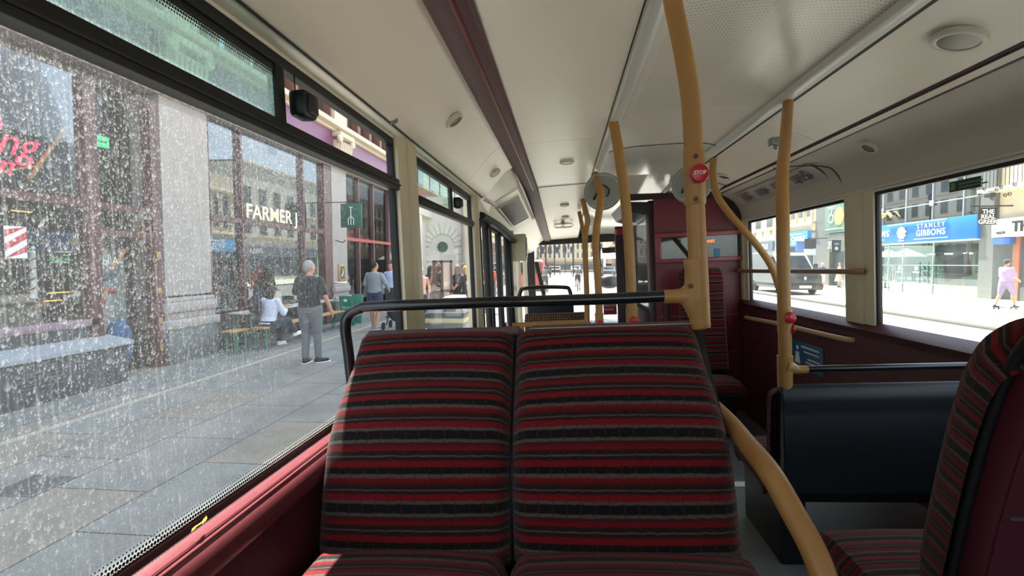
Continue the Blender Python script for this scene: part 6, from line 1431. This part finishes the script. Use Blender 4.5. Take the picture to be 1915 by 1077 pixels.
# =====================================================================  PEOPLE AND THINGS ON THE PAVEMENT
person('grey haired man in black T-shirt and grey jeans seen from behind on the pavement', (-4.37, 8.35, GP), math.radians(4), dict(
    elL=(-.27, .05, 1.17), wrL=(-.20, .24, 1.22), elR=(.27, -.04, 1.15), wrR=(.33, .06, .90), knL=(-.09, .03, .50), anL=(-.075, -.05, .09), knR=(.10, .05, .50), anR=(.115, .03, .09), ftR=(.75, .8, 0), look=(.55, .83, 0)),
    h=1.80, top=('#1d2024', .42), bottom=('#6d7176', 1.0), shoes='#16171a', hair=('#9a9894', 'short'), hero=True, wide=1.08)
SIT = dict(pel=(0, 0, .50), wai=(0, .05, .64), che=(0, .09, .86), nek=(0, .12, 1.04), hed=(0, .16, 1.18), shL=(-.18, .10, .985), shR=(.18, .10, .985), elL=(-.24, .18, .72), wrL=(-.12, .40, .74), elR=(.24, .20, .72), wrR=(.10, .42, .76),
           hiL=(-.10, .02, .50), knL=(-.12, .44, .52), anL=(-.12, .46, .09), hiR=(.10, .02, .50), knR=(.12, .45, .55), anR=(.02, .78, .26), ftR=(.1, 1, .15))
person('seated person in white top, black cap and navy trousers with crossed legs on the bench', (-6.02, 9.75, GP), math.radians(-12), dict(SIT, look=(-.15, 1, -.2)), h=1.72, top=('#cdd3e6', 1.0), bottom=('#20283c', 1.0), shoes='#e4e2df', hair=('#231c1a', 'long'), cap='#24262c', hero=True, wide=1.05)
single('black_backpack', G().sphere((-6.15, 9.55, .42), .16, (.9, .55, 1.2)), mat('bag_black', '#1c1f26', .8), 'black bag slung on the back of the seated person', 'bag', (-6.15, 9.55, .3))
person('person in an olive shirt seated behind the cafe table', (-7.2, 11.9, GP), math.radians(-70), dict(SIT), h=1.75, skin=skin_d, top=('#8b8f68', .5), bottom=('#3b3d3a', 1.0), hair=('#221a16', 'short'))
person('dark haired person in dark clothing seated inside the window behind the bench', (-7.55, 10.2, GP), math.radians(-60), dict(SIT), h=1.7, top=('#27323c', 1.0), bottom=('#2a2c30', 1.0), hair=('#3a2a20', 'short'), cap='#b0a58e')
person('person in a tan shirt standing inside the shop window beside the grey haired man', (-7.9, 13.3, GP), math.radians(-80), None, h=1.75, skin=skin_d, top=('#a08a72', .5), bottom=('#3b3d3a', 1.0), hair=('#1a1614', 'short'))
person('dark silhouette of a person standing far inside the left shop', (-8.6, 6.3, GP), math.radians(150), None, h=1.75, top=('#20262c', 1.0), bottom=('#20262c', 1.0), hair=('#1a1614', 'short'))
person('seated figure in black inside the left shop under the warm strip lamps', (-8.0, 6.9, GP), math.radians(-90), dict(SIT), h=1.7, top=('#1f2327', 1.0), bottom=('#22262a', 1.0), hair=('#2a201a', 'short'))
person('man in grey sweater and navy shorts walking away beside the first bus pillar', (-4.88, 12.7, GP), math.radians(-6), dict(elR=(.30, .02, 1.17), wrR=(.27, .22, 1.02), elL=(-.26, .0, 1.16), wrL=(-.22, .16, .98), anL=(-.10, .10, .09), anR=(.10, -.12, .12), look=(.5, .85, 0)),
       h=1.80, top=('#868c90', .85), bottom=('#2b3550', .5), shoes='#8a8f92', hair=('#2a1e18', 'short'), wide=1.08)
person('man in a light blue shirt half hidden by the first bus pillar', (-5.45, 15.6, GP), math.radians(170), None, h=1.78, top=('#b9c6e6', .9), bottom=('#39404c', 1.0), hair=('#2f241e', 'short'))
pc = thing('pushchair', 'dark folded pushchair on the pavement beside the man in grey sweater', 'pushchair', (-4.35, 12.9, GP))
g = G(); c = Vector((-4.45, 13.0, GP))
g.tube([c+Vector(p) for p in ((-.2, -.1, .1), (-.15, .1, .6), (-.05, .3, 1.0))], .018, seg=8); g.tube([c+Vector(p) for p in ((.2, -.1, .1), (.2, .1, .6), (.25, .3, 1.0))], .018, seg=8); g.tube([c+Vector((-.05, .3, 1.0)), c+Vector((.25, .3, 1.0))], .018, seg=8, smooth=False); obj('frame', g, blackp, pc)
obj('seat_cloth', G().sphere(c+Vector((.03, .0, .48)), .26, (.8, .7, 1.1)), mat('pram_cloth', '#33373f', .9), pc)
for dx in (-.25, .25):
    for dy in (-.25, .3): obj('wheel', G().lathe([(.07, 0), (.1, .0), (.1, .04), (.07, .04)], c+Vector((dx, dy, .1)), (1, 0, 0), seg=14), blackr, pc)
# recycling bin
rb = thing('recycling_bin', 'grey steel recycling bin with slanted lid and green panel', 'bin', (-2.5, 10.9, GP))
bx0, bx1, by0, by1, bz = -2.98, -2.12, 10.6, 11.5, .16
obj('body', G().box(bx0+.03, bx1-.03, by0+.03, by1-.03, GP, bz, .02), mat('bin_side', '#5e6568', .45, .3), rb)
obj('band', G().box(bx0+.01, bx1-.01, by0+.01, by1-.01, bz-.20, bz-.10, .01), mat('bin_band', '#b7ab86', .5), rb)
obj('rim', G().box(bx0, bx1, by0, by1, bz-.06, bz, .01), mat('bin_dark', '#3d4448', .5), rb)
g = G(); g.prism([(bx0, bz), (bx1, bz), (bx1-.12, bz+.36), (bx0+.42, bz+.36)], by0+.02, by1-.02); bmesh.ops.bevel(g.bm, geom=g.bm.edges[:], offset=.01, segments=1, affect='EDGES'); ld = obj('lid', g, mat('bin_lid', '#8b9396', .35, .4), rb)
g = G(); g.box(bx0+.42, bx1-.18, by0+.005, by0+.022, bz+.05, bz+.26, .01); obj('opening', g, blackp, ld)
g = G(); g.box(bx1-.085, bx1-.02, by0+.45, by1-.1, bz+.05, bz+.28, .01); obj('green_panel', g, green, ld); g = G(); g.box(bx1-.09, bx1-.03, by0+.1, by0+.4, bz+.05, bz+.25, .01); obj('white_panel', g, whitem, ld)
# people near the arch
person('bare armed person in a pink top cut off by the first bus pillar', (-3.75, 13.0, GP), math.radians(15), dict(elR=(.24, .0, 1.14), wrR=(.22, .1, .92)), h=1.66, fem=True, top=('#d9a08e', 0), bottom=('#2c3038', 1.0), hair=('#c9b28a', 'short'))
person('woman with long brown hair, black jacket and blue jeans by the glass case', (-4.15, 15.5, GP), math.radians(-40), dict(elR=(.25, .10, 1.16), wrR=(.16, .28, 1.16)), h=1.68, fem=True, top=('#2a2529', 1.0), bottom=('#6d8cb8', 1.0), hair=('#3a241c', 'long'))
person('bare armed person in a dark dress standing behind the glass case', (-3.75, 14.9, GP), math.radians(20), dict(elL=(-.26, .05, 1.18), wrL=(-.12, .12, 1.34)), h=1.70, fem=True, top=('#23252c', 0), bottom=('#3b4a66', .8), hair=('#5a3b28', 'short'))
person('woman with very long dark blond hair in black seen from behind', (-3.18, 15.0, GP), math.radians(0), None, h=1.70, fem=True, top=('#1f2024', 1.0), bottom=('#1f2024', 1.0), hair=('#6b5238', 'long'))
person('blond person in black T-shirt next to the second bus pillar', (-2.85, 14.6, GP), math.radians(60), dict(elL=(-.25, .1, 1.18), wrL=(-.2, .28, 1.05)), h=1.68, fem=True, top=('#1d1e22', .45), bottom=('#1d1e22', 1.0), hair=('#c49a52', 'long'))
person('person in dark blue suit walking beyond the bus doors', (-3.0, 22.5, GP), 0, dict(anL=(-.1, .18, .09), anR=(.1, -.2, .13)), h=1.8, top=('#24304a', 1.0), bottom=('#24304a', 1.0), hair=('#2a1e18', 'short'))
person('man in orange red shirt seen through the door glass', (-2.6, 17.5, GP), math.radians(180), None, h=1.76, top=('#b8493c', .5), bottom=('#3a4d72', 1.0), hair=('#2a1e18', 'short'))
kc = thing('menu_case', 'tall glass fronted display case with dark lattice frame on the pavement', 'display case', (-4.2, 14.0, GP))
g = G(); a, b = at(809, 487, 'y', 14.0), at(846, 538, 'y', 14.0)
g.box(a.x, a.x+.10, 13.95, 14.05, GP, a.z); g.box(b.x-.05, b.x, 13.95, 14.05, GP, a.z); g.box(a.x, b.x, 13.95, 14.05, a.z-.06, a.z); g.box(a.x+.24, a.x+.29, 13.95, 14.05, b.z-.4, a.z); g.box(a.x, b.x, 13.95, 14.05, b.z-.12, b.z-.05); obj('frame', g, mat('case_brown', '#5a3a34', .4), kc)
obj('pale_sheet', grow((a.x+.3, b.x-.06, 14.0, 14.03, b.z-.05, a.z-.10)), mat('case_paper', '#cfbfae', .6), kc)
g = G()
for k in range(8):
    z = b.z-.3+k*.17
    if z+.16 > a.z: break
    g.tube([(a.x+.10, 14.0, z), (a.x+.24, 14.0, z+.16)], .012, seg=6, smooth=False); g.tube([(a.x+.24, 14.0, z), (a.x+.10, 14.0, z+.16)], .012, seg=6, smooth=False)
obj('lattice', g, blackp, kc)
# right pavement walkers
person('man in dark cap, lilac shirt and shorts striding on a skateboard on the far pavement', (15.75, 19.9, GP+.03), math.radians(-78), dict(hiL=(-.09, 0, .92), knL=(-.10, -.10, .50), anL=(-.10, -.30, .10), knR=(.10, .20, .52), anR=(.10, .26, .10), elR=(.23, .04, 1.14), wrR=(.20, .26, 1.0), elL=(-.24, .08, 1.14), wrL=(-.16, .28, 1.02), look=(0, 1, -.1)),
       h=1.76, top=('#9685a6', .6), bottom=('#87779a', .55), shoes='#2b2d33', hair=('#4a3a30', 'short'), cap='#33343c', wide=1.2)
sk = thing('skateboard', 'dark skateboard under the feet of the man in lilac', 'skateboard', (15.55, 19.95, GP)); M = Matrix.Translation((15.75, 19.9, GP)) @ Matrix.Rotation(math.radians(-78), 4, 'Z')
obj('deck', G().box(-.10, .10, -.5, .5, .06, .075, .01, M=M), blackp, sk); g = G()
for y in (-.35, .35):
    for x in (-.08, .08): g.sphere(M @ Vector((x, y, .03)), .03, seg=8)
obj('wheels', g, blackr, sk)
person('woman in a white sun dress walking past number 397', (18.6, 36.6, GP), math.radians(-100), dict(elR=(.25, .0, 1.14)), h=1.70, fem=True, top=('#b9ac98', .3), bottom=None, dress=True, hair=('#b08a5a', 'short'))
person('person in blue top and white cap beside the woman in white', (17.3, 36.2, GP), math.radians(180), None, h=1.68, top=('#37507c', .6), bottom=('#c9ccd6', .6), hair=('#3a2a20', 'short'), cap='#d9e2ee')
# cyclists
def bicycle(par, x, y, z0, col):
    g = G()
    for dy in (-.5, .5): g.tube([(x, y+dy+.33*math.cos(a*math.pi/10), z0+.34+.33*math.sin(a*math.pi/10)) for a in range(21)], .022, seg=6)
    obj('tyre', g, blackr, par)
    g = G(); P = lambda dy, z: (x, y+dy, z0+z)
    for a, b in ((P(-.5, .34), P(-.15, .85)), (P(-.15, .85), P(.35, .85)), (P(-.1, .35), P(.35, .80)), (P(-.5, .34), P(-.1, .33)), (P(-.1, .33), P(-.17, .95)), (P(.35, .95), P(.5, .34))): g.tube([a, b], .018, smooth=False, seg=6)
    g.tube([(x-.28, y+.38, z0+1.0), (x+.28, y+.38, z0+1.0)], .018, smooth=False, seg=6); g.box(x-.08, x+.08, y-.3, y-.04, z0+.94, z0+.99, .02); obj('bicycle_frame', g, mat('bike_'+col.lstrip('#'), col, .4), par)
RIDE = dict(pel=(0, -.17, 1.02), wai=(0, -.08, 1.13), che=(0, .06, 1.30), nek=(0, .15, 1.43), hed=(0, .20, 1.56), shL=(-.18, .12, 1.39), shR=(.18, .12, 1.39), elL=(-.27, .24, 1.18), wrL=(-.27, .38, 1.04), elR=(.27, .24, 1.18), wrR=(.27, .38, 1.04), hiL=(-.09, -.15, 1.0), hiR=(.09, -.15, 1.0), knL=(-.12, .15, .78), anL=(-.12, .0, .35), knR=(.12, .10, .62), anR=(.12, -.08, .16))
for (x, y, lab, lab2, c, c2) in ((.9, 34, 'cyclist in black riding away in the middle of the road', 'bicycle ridden away in the middle of the road', '#23262b', '#23262b'), (-1.15, 31.0, 'cyclist in dark clothing riding beside the red van', 'bicycle next to the red van', '#26262c', '#2a2a30')):
    person(lab, (x, y, GR_), 0, RIDE, h=1.75, top=(c, .6), bottom=(c2, .6), shoes='#1a1a1c', hair=('#231a16', 'short'), cap='#5a5a60' if x > 0 else '#2a2a2a', name='person')
    bk_ = thing('bicycle', lab2, 'bicycle', (x, y, GR_)); bicycle(bk_, x, y, GR_, '#33363a')
for i, (x, y, c, lab) in enumerate(((5.6, 52, '#8a3a3a', 'distant pedestrian in red at the cab windscreen'), (6.3, 54, '#d9d4c8', 'distant pedestrian in cream at the cab windscreen'), (7.2, 57, '#2b2d33', 'distant pedestrian in black at the cab windscreen'), (-1.8, 66, '#2b2d33', 'distant pedestrian crossing far ahead on the left'))):
    person(lab, (x, y, GR_), math.radians(40*i), None, h=1.72, top=(c, .6), bottom=('#33363c', 1.0), hair=('#2a1e18', 'short'))
